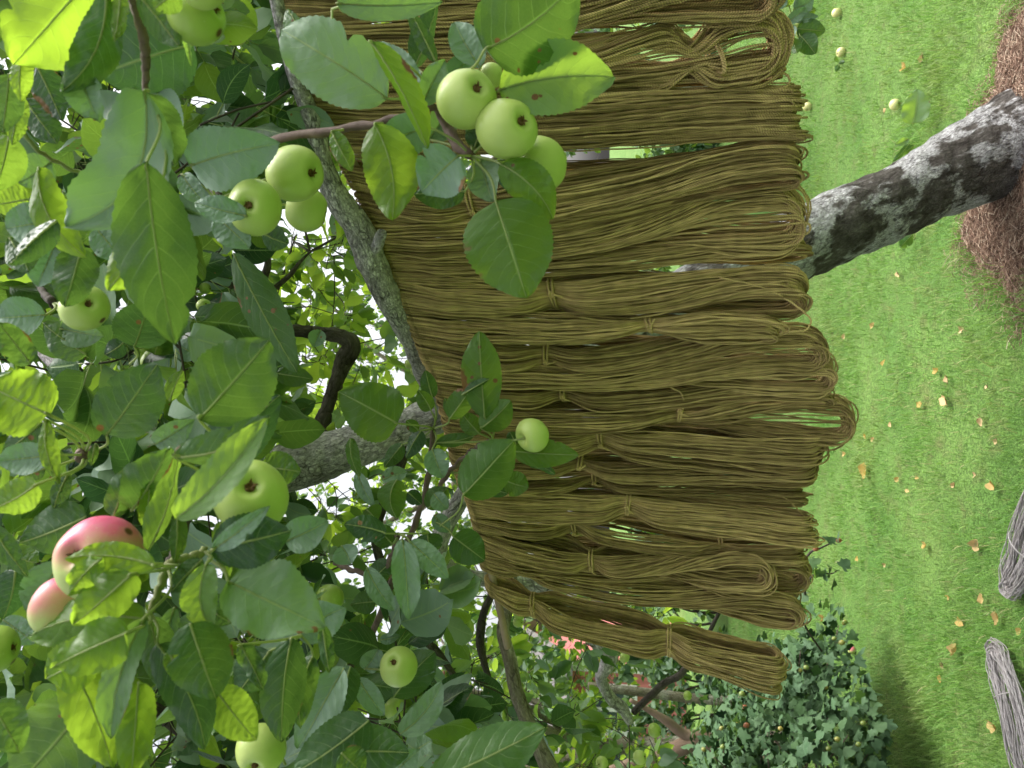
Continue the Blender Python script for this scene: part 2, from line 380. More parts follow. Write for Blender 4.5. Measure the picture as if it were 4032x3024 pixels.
# ------------------------------------------------------------------ leaves
def leaf_batch(mb, B, D, Nn, L, W, tint, nu=4, nv=3, fold=.12, arch=.1, bend=0., serr=0., ruff=0., seed=0, mat=0, shape=.82, twist=0., cupe=0.):
    B = np.asarray(B, float).reshape(-1, 3); n = len(B)
    D = unit(np.asarray(D, float).reshape(-1, 3)); Nn = np.asarray(Nn, float).reshape(-1, 3)
    Nn = unit(Nn - (Nn * D).sum(-1, keepdims=True) * D); S_ = np.cross(D, Nn)
    f = lambda x: np.broadcast_to(np.asarray(x, float), (n,))[:, None, None]
    L, W, fold, arch, bend, twist, cupe = map(f, (L, W, fold, arch, bend, twist, cupe))
    t = np.linspace(0, 1, nu + 1); s = np.linspace(-1, 1, nv)
    prof = np.sin(np.pi * np.clip(t, 0, 1) ** shape) ** .56
    prof = prof * (1 - .26 * np.clip((t - .72) / .28, 0, 1) ** 1.2)
    if serr: prof = prof * (1 + serr * np.where(np.arange(nu + 1) % 2 == 0, 1, -1))
    T = t[None, :, None]; Sx = s[None, None, :]; Pf = prof[None, :, None]
    x = W / 2 * Sx * Pf
    if serr and nv > 4:   # the teeth only at the rim
        sm = (np.sin(np.pi * t ** shape) ** .56 * (1 - .26 * np.clip((t - .72) / .28, 0, 1) ** 1.2))[None, :, None]
        x = W / 2 * Sx * np.where(np.abs(Sx) > .95, Pf, sm)
    y = L * T
    z = -np.abs(x) * fold * -1.6 + arch * L * (4 * T * (1 - T)) * -1 * -1 + cupe * (x / (W / 2 + 1e-9)) ** 2 * W * .5
    if ruff:
        r = np.random.RandomState(seed + 5); ph = r.rand(n, 1, 1) * 6.28
        z = z + ruff * W * (np.sin(T * 9 + ph + Sx * 1.5) * np.abs(Sx) ** 1.4 + .5 * np.sin(T * 17 + 2 * ph - Sx * 3) * np.abs(Sx) ** 2)
    x = x + bend * L * (4 * T * (1 - T))
    if np.any(twist):
        a = twist * (T - .3); x, z = x * np.cos(a) - z * np.sin(a), x * np.sin(a) + z * np.cos(a)
    V = B[:, None, None] + x[..., None] * S_[:, None, None] + y[..., None] * D[:, None, None] + z[..., None] * Nn[:, None, None]
    i = np.arange(nu)[:, None]; j = np.arange(nv - 1)[None]
    q = np.stack([i * nv + j, i * nv + j + 1, (i + 1) * nv + j + 1, (i + 1) * nv + j], -1).reshape(-1, 4)
    q = q[:, ::-1]
    Q = (q[None] + (np.arange(n) * (nu + 1) * nv)[:, None, None]).reshape(-1, 4)
    uv = np.stack([np.broadcast_to(s[None, None] * .5 + .5, x.shape), np.broadcast_to(T, x.shape)], -1)
    tt = np.broadcast_to(np.asarray(tint, float), (n,)); tt = np.repeat(tt, (nu + 1) * nv)
    mb.add(V.reshape(-1, 3), Q, None, uv.reshape(-1, 2), tt, mat)

def view_normal(P): return unit(CAM - P)
def rot_about(v, ax, deg):
    a = math.radians(deg); ax = unit(ax); return v * math.cos(a) + np.cross(ax, v) * math.sin(a) + ax * (ax @ v) * (1 - math.cos(a))

RL = np.random.RandomState(5)
def leaf(parent, b, t, wC, tone, side='U', roll=0, fold=.12, arch=.04, bend=0., ruff=.02, tw=0., spur=None, zt=None, shape=.82, cup=0., ragged=0.):
    "b, t = (picture cell, x, y, z) of the base and the tip of one leaf blade; wC its width; side seen: T top, U underside"
    B = C(*b); Tp = C(*t); zc = (b[3] + t[3]) / 2
    d = Tp - B; L = np.linalg.norm(d); fold = fold + abs(RL.randn()) * .13; arch = arch + RL.randn() * .05; W = wC * K * zc / F_PX / max(.35, math.cos(math.radians(roll)))
    n = view_normal((B + Tp) / 2); n = n - (n @ unit(d)) * unit(d); n = rot_about(unit(n), d, roll)
    if side == 'U': n = -n
    mb = MB()
    leaf_batch(mb, B, d, n, L, W, tone, nu=36, nv=13, fold=fold * (1 if side == 'T' else 1), arch=arch * (1 if side == 'T' else -1), bend=(bend + RL.randn() * .025) * (1 if side == 'T' else -1), serr=.024, ruff=ruff * 2.1, twist=RL.randn() * .22, seed=int(abs(b[1] * 7 + b[2])), shape=shape * (1 + .05 * RL.randn()), cupe=cup + RL.randn() * .10)
    V = mb.v[0].reshape(37, 13, 3).copy()
    if RL.rand() < .33:      # a bite out of the rim
        t0 = RL.uniform(.3, .8); sd_ = RL.choice([0, 1]); g_ = np.exp(-((np.linspace(0, 1, 37) - t0) / RL.uniform(.018, .035)) ** 2)[:, None] * RL.uniform(.15, .42)
        mid_ = V[:, 6:7]; sl = slice(7, 13) if sd_ else slice(0, 6); far = np.abs(np.arange(13) - 6)[sl] / 6.
        V[:, sl] = V[:, sl] * (1 - g_[..., None] * (far ** 2)[None, :, None]) + mid_ * (g_[..., None] * (far ** 2)[None, :, None])
    mb.v[0] = (V + (np.random.RandomState(int(abs(b[1] + t[2]))).randn(37, 13, 1) * .0004) * n).reshape(-1, 3)
    V = mb.v[0].reshape(37, 13, 3)
    rr = np.linspace(.0009, .0002, 37); off = unit(-n)
    tubes(mb, V[:, 6] + off * .0003, rr, 6, mat=1)
    if spur is not None:
        S = C(*spur) if len(spur) == 4 else np.asarray(spur)
        m_ = (S + B) / 2 + np.array([0, 0, -.12]) * np.linalg.norm(S - B)
        pp = smooth_path([S, m_, B, V[2, 6]], 14); tubes(mb, pp, np.linspace(.0012, .0009, 14), 6, mat=1)
    return mb.build('leaf', [M['leaf'], M['petiole']], parent)

def apple_mesh(mb, ctr, r, axis, seed=0, calyx=True, stem_to=None, elong=.93):
    rr = np.random.RandomState(seed); axis = unit(axis)      # axis points to the blossom end
    a = unit(np.cross(axis, [.31, .52, .77])); b = np.cross(axis, a)
    nu, nv = 28, 36; u = np.linspace(0, np.pi, nu); v = np.linspace(0, 2 * np.pi, nv, endpoint=False)
    U, Vv = np.meshgrid(u, v, indexing='ij')
    rad = r * (1 + .035 * np.sin(2 * Vv + rr.rand() * 6) * np.sin(U) + .03 * np.cos(5 * Vv) * np.clip(np.cos(U), 0, 1) + .03 * np.sin(Vv + rr.rand() * 6) * np.sin(2 * U))
    pr = np.sin(U) * (1 + .06 * np.cos(U - .5) * -1)
    zz = np.cos(U) * elong - .30 * np.exp(-(U / .26) ** 2) + .36 * np.exp(-((np.pi - U) / .30) ** 2)
    P = ctr + (rad * pr)[..., None] * (np.cos(Vv)[..., None] * a + np.sin(Vv)[..., None] * b) + (r * zz)[..., None] * axis
    i = np.arange(nu - 1)[:, None]; j = np.arange(nv)[None]; j2 = (j + 1) % nv
    q = np.stack([i * nv + j, (i + 1) * nv + j, (i + 1) * nv + j2, i * nv + j2], -1).reshape(-1, 4)
    mb.add(P.reshape(-1, 3), q, None, None, .5, 0)
    if calyx:
        base = ctr + axis * r * (elong - .27)
        for k in range(5):
            th = 6.28 * k / 5 + rr.rand() * .5; o = np.cos(th) * a + np.sin(th) * b
            leaf_batch(mb, base + o * r * .03, o * .8 + axis * (.75 + .3 * rr.rand()), -o + axis * .2, r * (.16 + .12 * rr.rand()), r * .10, .5, 4, 3, .2, .3, mat=1)
        tubes(mb, np.array([base - axis * r * .05, base + axis * r * .06, base + axis * r * .10]), np.array([r * .16, r * .13, r * .02]), 8, mat=1)
    st = ctr - axis * r * (elong - .36)
    e = st - axis * r * .9 if stem_to is None else np.asarray(stem_to)
    pp = smooth_path([st, st * .7 + e * .3 - axis * r * .25, e], 10)
    tubes(mb, pp, np.linspace(.0011, .0013, 10), 6, mat=2)

def apple(parent, n, x, y, rC, z, axis=(0, -.4, -1), mat='apple', seed=0, spur=None, label=None, elong=.93):
    ctr = C(n, x, y, z); r = rC * K * z / F_PX
    mb = MB(); stt = C(*spur) if spur is not None else None
    apple_mesh(mb, np.zeros(3), r, np.asarray(axis, float), seed, stem_to=None if stt is None else stt - ctr, elong=elong)
    o = mb.build('apple', [M[mat], M['calyx'], M['petiole']])
    o.location = ctr
    bpy.context.view_layer.update()
    o.parent = parent; o.matrix_parent_inverse = parent.matrix_world.inverted()
    if label: o['label'] = label
    return o

def stick(parent, pts, radii, name='stem', mat='twig', sides=8, n=30):
    P = np.array([np.append(C(*p), r) for p, r in zip(pts, radii)]); P = smooth_path(P, n)
    P[:, :3] += .0012 * np.sin(np.arange(n) * 1.7)[:, None] * np.array([1, .3, .5])
    mb = MB(); rad = P[:, 3] * (1 + .12 * np.sin(np.arange(n) * 2.3)); tubes(mb, P[:, :3], rad, sides)
    return mb.build(name, M[mat], parent)

# ------------------------------------------------------------------ ground
def hash_noise2(x, y, s):
    return (np.sin(x * s + 1.3) * np.cos(y * s * 1.13 + .7) + np.sin(x * s * 2.1 + y * s * 1.7) * .5 + np.sin(y * s * 3.3 - x * s * 1.9) * .3) / 1.8
def gh(x, y): return .018 * hash_noise2(x, y, 1.3) + .006 * hash_noise2(x, y, 6.)
TREE = np.array([.80, 2.62])
def build_ground():
    m, t = mat_new('lawn'); N = NT(t); p = N.geo().outputs['Position']
    a = N.mix(N.ramp(N.noise(p, 1.1, 4), [(.35, 0.), (.65, 1.)]), (.11, .24, .045), (.21, .35, .085))
    a = N.mix(N.ramp(N.noise(p, 9, 5), [(.5, 0.), (.75, .7)]), a, (.20, .19, .08))
    a = N.mix(N.ramp(N.noise(p, 90, 4), [(.4, 0.), (.6, .6)]), a, (.03, .06, .012))
    N.out(N.pbsdf(a, .9, N.bump(N.noise(p, 160, 4), .8, .02), .2))
    xs = np.concatenate([np.linspace(-120, -8, 24)[:-1], np.linspace(-8, 8, 97), np.linspace(8, 120, 24)[1:]])
    ys = np.concatenate([np.linspace(-40, -2, 10)[:-1], np.linspace(-2, 14, 97), np.linspace(14, 160, 24)[1:]])
    X, Y = np.meshgrid(xs, ys, indexing='ij'); Z = gh(X, Y)
    nx, ny = X.shape; i = np.arange(nx - 1)[:, None]; j = np.arange(ny - 1)[None]
    q = np.stack([i * ny + j, (i + 1) * ny + j, (i + 1) * ny + j + 1, i * ny + j + 1], -1).reshape(-1, 4)
    mb = MB(); mb.add(np.stack([X, Y, Z], -1).reshape(-1, 3), q)
    tag(mb.build('lawn', m), 'mown green lawn under the apple trees', 'lawn', kind='structure')
build_ground()

def mulch_r(th): return .48 + .045 * np.sin(3 * th + 1) + .04 * np.sin(7 * th) + .03 * np.sin(13 * th + 2)
MC = np.array([.77, 2.62])
def build_mulch():
    m, t = mat_new('mulch'); N = NT(t); p = N.geo().outputs['Position']
    a = N.mix(N.ramp(N.noise(p, 40, 6), [(.35, 0.), (.65, 1.)]), (.07, .04, .028), (.24, .15, .105))
    N.out(N.pbsdf(a, .95, N.bump(N.noise(p, 120, 6), 1, .02), .15))
    nr, nt_ = 30, 120; r = np.linspace(0, 1, nr)[:, None]; th = np.linspace(0, 2 * np.pi, nt_, endpoint=False)[None]
    Rr = mulch_r(th) * r; X = MC[0] + Rr * np.cos(th); Y = MC[1] + Rr * np.sin(th)
    Z = gh(X, Y) + .07 * (1 - r ** 4) - .012 + .012 * rnoise(np.stack([X, Y, 0 * X], -1).reshape(-1, 3), 4, 40).reshape(X.shape) * (1 - r ** 8)
    i = np.arange(nr - 1)[:, None]; j = np.arange(nt_)[None]; j2 = (j + 1) % nt_
    q = np.stack([i * nt_ + j, (i + 1) * nt_ + j, (i + 1) * nt_ + j2, i * nt_ + j2], -1).reshape(-1, 4)
    mb = MB(); mb.add(np.stack([X, Y, Z], -1).reshape(-1, 3), q)
    n = 26000; r = np.sqrt(R.rand(n)); th = R.rand(n) * 6.283; r = np.where(R.rand(n) < .10, 1 + .22 * R.rand(n) ** 2, r); rr = mulch_r(th) * r * 1.02
    x = MC[0] + rr * np.cos(th); y = MC[1] + rr * np.sin(th); z = gh(x, y) + np.where(r > 1, .012, .07 * (1 - np.minimum(r, 1) ** 4) - .004) + R.rand(n) * .016
    ang = R.rand(n) * 6.28; d = np.stack([np.cos(ang), np.sin(ang), R.randn(n) * .28], -1); L = .02 + .05 * R.rand(n) ** 2
    P0 = np.stack([x, y, z], -1); P = np.stack([P0 - d * L[:, None] / 2, P0 + np.stack([np.sin(ang), np.cos(ang), ang * 0 + .5], -1) * .1 * L[:, None], P0 + d * L[:, None] / 2], 1)
    tubes(mb, P, .0007 + .0007 * R.rand(n, 1) * np.ones((1, 3)), 3, ref=np.array([0, .01, 1.]), tint=R.rand(n), mat=1)
    m2, t2 = mat_new('mulch_straw'); N = NT(t2); N.out(N.pbsdf(N.ramp(N.attr(), [(0, (.08, .045, .032)), (.5, (.27, .165, .115)), (.85, (.40, .28, .20)), (1, (.58, .48, .36))]), .85))
    tag(mb.build('mulch_bed', [m, m2]), 'rust brown straw mulch heaped round the foot of the old trunk', 'mulch', kind='stuff')
build_mulch()

def build_grass():
    mb = MB(); GD = ground(952, 375)
    for (y0, y1, dens, hb, wb) in ((1.5, 2.6, 9000, .052, .0027), (2.6, 3.8, 7000, .050, .0030), (3.8, 5.5, 3800, .048, .0038), (5.5, 8.8, 1700, .045, .0052)):
        ym = y1; xw = ym * .62 + .3; n = int(dens * (y1 - y0) * 2 * xw)
        x = (R.rand(n) * 2 - 1) * xw; y = y0 + R.rand(n) * (y1 - y0)
        patch = hash_noise2(x + 3, y, 2.2) + .5 * hash_noise2(x, y, 7.)
        keep = R.rand(n) < .55 + .45 * patch
        d = np.hypot(x - MC[0], y - MC[1]); th = np.arctan2(y - MC[1], x - MC[0]); rim = d - mulch_r(th)
        keep &= rim > -.02; keep |= (np.abs(rim) < .05) & (R.rand(n) < .8)
        x, y, rim, patch = x[keep], y[keep], rim[keep], patch[keep]; n = len(x)
        h = hb * (.45 + .75 * R.rand(n)) * (1 + .35 * patch) * np.where(np.abs(rim) < .09, 1.9, 1)
        z = gh(x, y); a = R.rand(n) * 6.283; lean = np.stack([np.cos(a), np.sin(a), 0 * a], -1) * (h * (.25 + .7 * R.rand(n)))[:, None]
        B = np.stack([x, y, z - .004], -1); side = np.stack([-np.sin(a + R.randn(n) * .6), np.cos(a), 0 * a], -1) * (wb * (.6 + .8 * R.rand(n)))[:, None] * .5
        up = np.array([0, 0, 1.])
        p1 = B + lean * .3 + up * (h * .55)[:, None]; p2 = B + lean + up * (h * .92)[:, None]
        V = np.stack([B - side, B + side, p1 - side * .8, p1 + side * .8, p2], 1)
        base = np.arange(n)[:, None] * 5
        tint = np.clip(.45 + .25 * R.randn(n) + .12 * patch, 0, 1); dry = np.exp(-(((x - GD[0]) / .5) ** 2 + ((y - GD[1]) / .42) ** 2)); h = h * (1 - .45 * dry)
        tint = np.where(R.rand(n) < .028 + .45 * dry * (.6 + .6 * hash_noise2(x, y, 11.)), .9 + .1 * R.rand(n), np.minimum(tint, .86))
        k = mb.n; tt = np.repeat(tint, 5)
        mb.add(V.reshape(-1, 3), (base + np.array([[0, 1, 3, 2]])).reshape(-1, 4), (base + np.array([[2, 3, 4]])).reshape(-1, 3), None, tt)
    m, t = mat_new('grass'); N = NT(t); tint = N.attr(); p = N.geo().outputs['Position']
    col = N.ramp(tint, [(0, (.06, .155, .03)), (.45, (.14, .30, .055)), (.86, (.27, .43, .11)), (.93, (.42, .38, .18)), (1, (.5, .44, .24))])
    sepp = N.n('ShaderNodeSeparateXYZ'); N.l(p, sepp.inputs[0])
    col = N.mix(N.ramp(N.noise(p, 1.6, 4), [(.46, 0.), (.62, .7)]), col, N.mix(.6, col, (.34, .30, .13))); col = N.mix(N.ramp(N.noise(p, 7, 3), [(.35, .55), (.52, 0.)]), col, N.mix(1.0, col, (.45, .55, .5), 'MULTIPLY'))
    tr = N.n('ShaderNodeBsdfTranslucent'); N.l(N.mix(.5, col, (.34, .62, .09)), tr.inputs[0])
    mx = N.n('ShaderNodeMixShader'); mx.inputs[0].default_value = .35; N.l(N.pbsdf(col, .55, None, .35), mx.inputs[1]); N.l(tr.outputs[0], mx.inputs[2]); N.out(mx.outputs[0])
    tag(mb.build('grass', m, smooth=False), 'fine short green grass blades of the lawn', 'grass', kind='stuff')
build_grass()

# ------------------------------------------------------------------ the old apple tree: trunk, limbs, branches
def W4(pts): return np.array([np.append(at(p[0], p[1], p[2]), p[3]) for p in pts])
tree = tag(empty('apple_tree', (TREE[0], TREE[1], 0)), 'old leaning apple tree with patchy grey trunk and green apples, hung with brown yarn', 'tree')
NODES = []     # points along the wood that fine shoots can start from
def wood(pts, name, mat, parent, sides=20, n=60, bump=.06, seed=1, nodes=True):
    mb = MB(); P = bark_tube(mb, W4(pts), sides, n, bump, seed)
    if nodes: NODES.extend(list(P[::2, :3]))
    return mb.build(name, M[mat], parent)
wood([(1110, 94, 2.44, .20), (1066, 117, 2.47, .182), (1025, 138, 2.52, .168), (985, 157, 2.55, .155), (930, 181, 2.52, .130), (880, 206, 2.45, .113), (800, 245, 2.35, .110), (700, 296, 2.2, .098), (600, 345, 2.05, .085), (520, 384, 1.88, .066), (470, 404, 1.74, .048), (446, 412, 1.68, .042)], 'trunk', 'bark_trunk', tree, 64, 260, .11, 3, nodes=False)
limb1 = wood([(485, 398, 1.78, .050), (446, 411, 1.68, .045), (400, 430, 1.66, .043), (341, 450, 1.65, .050), (300, 464, 1.65, .056), (262, 476, 1.62, .040), (190, 448, 1.6, .018), (120, 420, 1.55, .012), (60, 380, 1.5, .008)], 'limb', 'bark_limb', tree, 36, 150, .10, 5)
wood([(262, -70, .80, .0060), (276, -2, .86, .0075), (293, 67, .91, .0095), (313, 122, .96, .0125), (322, 162, .99, .0150), (336, 196, 1.02, .0175), (358, 228, 1.05, .0205), (372, 262, 1.08, .0215), (391, 302, 1.13, .0205), (413, 340, 1.21, .0205), (430, 377, 1.36, .024), (446, 402, 1.62, .030), (455, 410, 1.68, .03)], 'branch', 'bark_branch', tree, 28, 190, .07, 8)
# stub on the branch
wood([(368, 252, 1.07, .012), (377, 246, 1.05, .0085), (380, 238, 1.03, .008), (382, 233, 1.02, .007)], 'branch_stub', 'bark_limb', tree, 14, 14, .05, 4, nodes=False)
wood([(560, 365, 1.98, .05), (515, 420, 2.0, .038), (484, 465, 2.05, .030), (463, 495, 2.08, .026), (446, 525, 2.1, .026), (438, 550, 2.1, .024), (455, 572, 2.12, .022), (490, 580, 2.15, .022), (528, 584, 2.2, .022), (550, 596, 2.2, .023), (575, 622, 2.25, .024), (606, 648, 2.25, .030), (608, 662, 2.28, .023), (601, 678, 2.3, .019), (610, 697, 2.32, .018), (622, 708, 2.34, .018), (630, 722, 2.36, .013)], 'limb', 'bark_limb', tree, 26, 170, .10, 12)
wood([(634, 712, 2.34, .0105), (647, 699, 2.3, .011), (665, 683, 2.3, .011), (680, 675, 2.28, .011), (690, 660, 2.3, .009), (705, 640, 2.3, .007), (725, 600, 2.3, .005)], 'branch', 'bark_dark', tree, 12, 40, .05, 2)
wood([(500, 540, 1.9, .012), (512, 578, 1.8, .0125), (508, 607, 1.72, .0135), (503, 632, 1.66, .0145), (510, 660, 1.62, .015), (516, 690, 1.6, .0155), (525, 715, 1.58, .016), (538, 745, 1.56, .017), (552, 775, 1.54, .019), (570, 820, 1.5, .02)], 'branch', 'bark_smooth', tree, 24, 110, .05, 21)
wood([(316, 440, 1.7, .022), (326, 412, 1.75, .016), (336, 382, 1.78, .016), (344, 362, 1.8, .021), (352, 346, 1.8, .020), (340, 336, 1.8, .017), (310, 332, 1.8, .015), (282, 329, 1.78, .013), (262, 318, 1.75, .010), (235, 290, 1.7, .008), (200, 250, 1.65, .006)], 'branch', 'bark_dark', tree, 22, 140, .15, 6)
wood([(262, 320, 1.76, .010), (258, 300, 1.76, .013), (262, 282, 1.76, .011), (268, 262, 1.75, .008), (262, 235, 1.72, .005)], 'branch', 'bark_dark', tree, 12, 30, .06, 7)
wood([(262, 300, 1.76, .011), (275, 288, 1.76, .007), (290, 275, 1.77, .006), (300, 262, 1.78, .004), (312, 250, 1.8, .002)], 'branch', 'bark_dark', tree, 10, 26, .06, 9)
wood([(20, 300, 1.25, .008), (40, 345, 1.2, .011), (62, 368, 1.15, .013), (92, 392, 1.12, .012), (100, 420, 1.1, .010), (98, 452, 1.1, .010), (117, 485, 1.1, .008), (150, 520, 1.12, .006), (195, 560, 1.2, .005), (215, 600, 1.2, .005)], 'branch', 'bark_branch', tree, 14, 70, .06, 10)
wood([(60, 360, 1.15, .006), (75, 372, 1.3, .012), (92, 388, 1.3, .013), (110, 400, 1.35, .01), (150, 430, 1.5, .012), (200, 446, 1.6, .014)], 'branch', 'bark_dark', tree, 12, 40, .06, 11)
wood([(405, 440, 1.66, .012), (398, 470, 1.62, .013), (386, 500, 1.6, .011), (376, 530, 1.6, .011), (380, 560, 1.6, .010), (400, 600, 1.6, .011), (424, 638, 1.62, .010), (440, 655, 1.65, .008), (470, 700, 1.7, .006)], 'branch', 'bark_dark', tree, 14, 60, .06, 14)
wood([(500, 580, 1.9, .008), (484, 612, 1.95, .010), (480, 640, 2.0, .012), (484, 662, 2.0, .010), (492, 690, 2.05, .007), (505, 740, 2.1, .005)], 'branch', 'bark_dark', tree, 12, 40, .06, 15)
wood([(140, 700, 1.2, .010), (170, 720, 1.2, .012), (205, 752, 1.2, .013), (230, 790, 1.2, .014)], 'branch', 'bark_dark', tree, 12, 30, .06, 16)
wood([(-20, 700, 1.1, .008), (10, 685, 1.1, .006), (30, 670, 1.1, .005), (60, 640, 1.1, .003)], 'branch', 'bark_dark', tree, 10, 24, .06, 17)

# ------------------------------------------------------------------ hero twigs with single leaves and apples
def twig_root(pts):
    return empty('leafy_twig', C(*pts))
def new_twig(p, lab=None):
    e = empty('leafy_twig', C(*p)); e.parent = tree; e.matrix_parent_inverse = tree.matrix_world.inverted()
    bpy.context.view_layer.update()
    return e

# A: the cluster of three apples in front of the skeins
T = new_twig((4, 0, 840, .62))
stick(T, [(1, 1500, 1000, .80), (1, 1790, 905, .70), (4, 0, 838, .66), (4, 250, 795, .64), (4, 450, 740, .63), (4, 600, 690, .63), (4, 690, 830, .64), (4, 760, 950, .63), (4, 850, 1010, .62)], [.0045, .0043, .004, .0036, .0034, .0034, .0048, .005, .0036])
SP = (4, 840, 1010, .62); SQ = (4, 600, 640, .63)
leaf(T, (4, 930, 320, .56), (4, 1560, -170, .56), 600, .34, 'U', 8, fold=.05, ruff=.03, spur=(4, 640, 560, .62), shape=.72)
leaf(T, (4, 1020, 585, .60), (4, 1770, 500, .60), 440, .80, 'T', 0, fold=.12, arch=.06, bend=-.05, ruff=.035, spur=(4, 800, 700, .63), shape=.9)
leaf(T, (4, 1000, 1300, .60), (5, 1200, 275, .60), 585, .66, 'U', 0, fold=.04, ruff=.02, bend=.02, spur=SP, shape=.74)
leaf(T, (4, 1030, 1060, .60), (4, 1375, 1420, .61), 270, .72, 'U', 8, fold=.12, ruff=.05, bend=-.05, spur=SP)
leaf(T, (4, 760, 1010, .60), (4, 520, 1240, .61), 350, .02, 'T', 5, fold=.1, ruff=.03, spur=SP, shape=.78)
leaf(T, (4, 560, 820, .62), (4, 250, 930, .62), 270, .06, 'T', -10, fold=.1, spur=SP, ruff=.03)
leaf(T, (4, 800, 1240, .66), (4, 470, 1260, .66), 200, .30, 'U', 15, spur=SP)
leaf(T, (4, 900, 1040, .65), (4, 980, 1310, .65), 230, .35, 'T', 10, spur=SP)
leaf(T, (4, 990, 1050, .66), (4, 1140, 1280, .67), 150, .2, 'U', 20, spur=SP)
leaf(T, (4, 215, 800, .60), (4, 330, 1430, .61), 360, .92, 'U', 10, fold=.15, ruff=.05, bend=-.06, spur=(4, 240, 800, .64), shape=.78)
leaf(T, (4, 195, 270, .57), (4, 560, 965, .59), 165, .95, 'U', 35, fold=.3, bend=-.05, spur=SQ)
leaf(T, (4, 300, 640, .60), (1, 1820, 190, .60), 470, .36, 'T', -5, fold=.06, ruff=.03, spur=SQ, shape=.85)
leaf(T, (4, 500, 660, .63), (4, 240, 265, .64), 190, .02, 'T', 10, spur=SQ)
leaf(T, (4, 610, 400, .64), (4, 430, 40, .64), 110, .3, 'U', 20, spur=SQ)
leaf(T, (4, 480, 430, .66), (4, 620, 20, .66), 150, .15, 'U', 30, spur=SQ, fold=.3)
leaf(T, (4, 520, 680, .61), (4, 670, 390, .61), 170, .32, 'T', 10, spur=SQ, ruff=.05)
leaf(T, (4, 900, 440, .65), (4, 730, 140, .65), 210, .1, 'T', 10, spur=SQ)
leaf(T, (4, 620, 560, .66), (4, 860, 330, .67), 170, .0, 'T', 30, spur=SQ)
leaf(T, (4, 560, 900, .66), (4, 690, 700, .66), 200, .25, 'T', 10, spur=SP)
leaf(T, (4, 810, 880, .63), (4, 960, 800, .63), 150, .15, 'T', 10, spur=SP)
leaf(T, (4, 860, 960, .625), (4, 900, 810, .62), 150, .2, 'U', 10, spur=SP)
leaf(T, (4, -60, 850, .62), (4, 70, 1110, .62), 130, .7, 'U', 20, spur=(4, 0, 838, .66))
leaf(T, (4, -30, 20, .60), (4, 660, 10, .60), 170, .36, 'T', 15, spur=(4, -60, 60, .64))
leaf(T, (1, 2000, 480, .62), (1, 1860, 60, .64), 160, .5, 'U', 25, spur=(4, -60, 60, .64))
apple(T, 4, 815, 640, 197, .60, (.12, -.75, -.55), 'apple', 1, SQ)
apple(T, 4, 1075, 835, 205, .60, (.05, -.72, -.70), 'apple', 2, SP)
apple(T, 4, 1295, 1065, 182, .64, (.1, .35, -.9), 'apple', 3, SP)
apple(T, 4, 975, 490, 85, .68, (.1, .1, -.9), 'apple', 4)

# B: cluster of three apples left of the branch
T = new_twig((1, 1500, 1000, .80)); SP = (1, 1400, 1300, .66)
stick(T, [(1, 1180, 900, .85), (1, 1330, 1100, .76), (1, 1400, 1250, .68), (1, 1420, 1340, .66)], [.004, .004, .0046, .003], mat='twig_dark')
apple(T, 1, 1650, 1345, 182, .62, (-.1, -.85, -.15), 'apple', 5, SP)
apple(T, 1, 1915, 1125, 190, .66, (-.1, -.35, -.9), 'apple', 6, SP)
apple(T, 1, 1985, 1355, 150, .72, (-.2, .3, -.9), 'apple', 7, SP)
leaf(T, (1, 1235, 1075, .62), (1, 1815, 930, .60), 400, .04, 'T', 10, fold=.1, ruff=.02, bend=-.05, spur=SP, shape=.72)
leaf(T, (1, 1400, 1400, .62), (1, 1620, 1610, .62), 220, .05, 'T', 5, spur=SP)
leaf(T, (1, 1600, 1400, .60), (1, 1260, 1310, .60), 170, .02, 'T', 10, spur=SP, ruff=.05)
leaf(T, (1, 1690, 1500, .68), (1, 1870, 1580, .68), 170, .2, 'U', 30, spur=SP)
leaf(T, (1, 1180, 1130, .66), (1, 1340, 1330, .66), 140, .1, 'T', 10, spur=SP)

# C: top left, near
T = new_twig((1, 870, -40, .48))
stick(T, [(1, 820, -120, .46), (1, 870, 10, .47), (1, 930, 250, .48), (1, 945, 420, .49), (1, 940, 600, .50)], [.0036, .0034, .0032, .0028, .0018], mat='twig')
SP = (1, 940, 590, .50)
leaf(T, (1, 935, 590, .48), (1, 430, 1470, .50), 480, .24, 'T', 20, fold=.22, ruff=.05, bend=-.20, spur=SP, shape=.8)
leaf(T, (1, 945, 600, .50), (1, 1130, 1080, .51), 230, .30, 'U', 20, fold=.2, spur=SP, ruff=.05)
leaf(T, (1, 950, 1050, .45), (2, 1135, 575, .45), 480, .30, 'U', -8, fold=.12, ruff=.05, bend=.02, spur=(1, 945, 620, .5), shape=.9)
leaf(T, (1, 1010, 1340, .47), (2, 700, 225, .46), 300, .95, 'U', 15, fold=.1, ruff=.05, spur=(1, 945, 620, .5))
leaf(T, (1, 640, -200, .46), (1, 90, 420, .47), 640, .95, 'U', 10, fold=.06, ruff=.04, spur=(1, 820, -120, .46), shape=.85)
leaf(T, (1, 160, 330, .48), (1, 140, 660, .48), 130, .9, 'U', 20)
leaf(T, (1, 690, -30, .46), (1, 390, 600, .47), 270, .30, 'U', 10, fold=.12, bend=-.10, ruff=.06, spur=(1, 820, -120, .46))
leaf(T, (1, 520, 480, .48), (1, 640, 790, .48), 220, .22, 'T', 15, ruff=.07)
leaf(T, (1, 900, -30, .46), (1, 1160, 300, .46), 210, .40, 'U', 10, spur=(1, 870, 10, .47))
leaf(T, (1, 780, -60, .46), (1, 740, 270, .46), 100, .95, 'U', 40)
leaf(T, (1, 1250, 290, .58), (1, 640, 480, .58), 560, .08, 'U', 0, fold=.03, spur=(1, 1300, 250, .6), shape=.95)
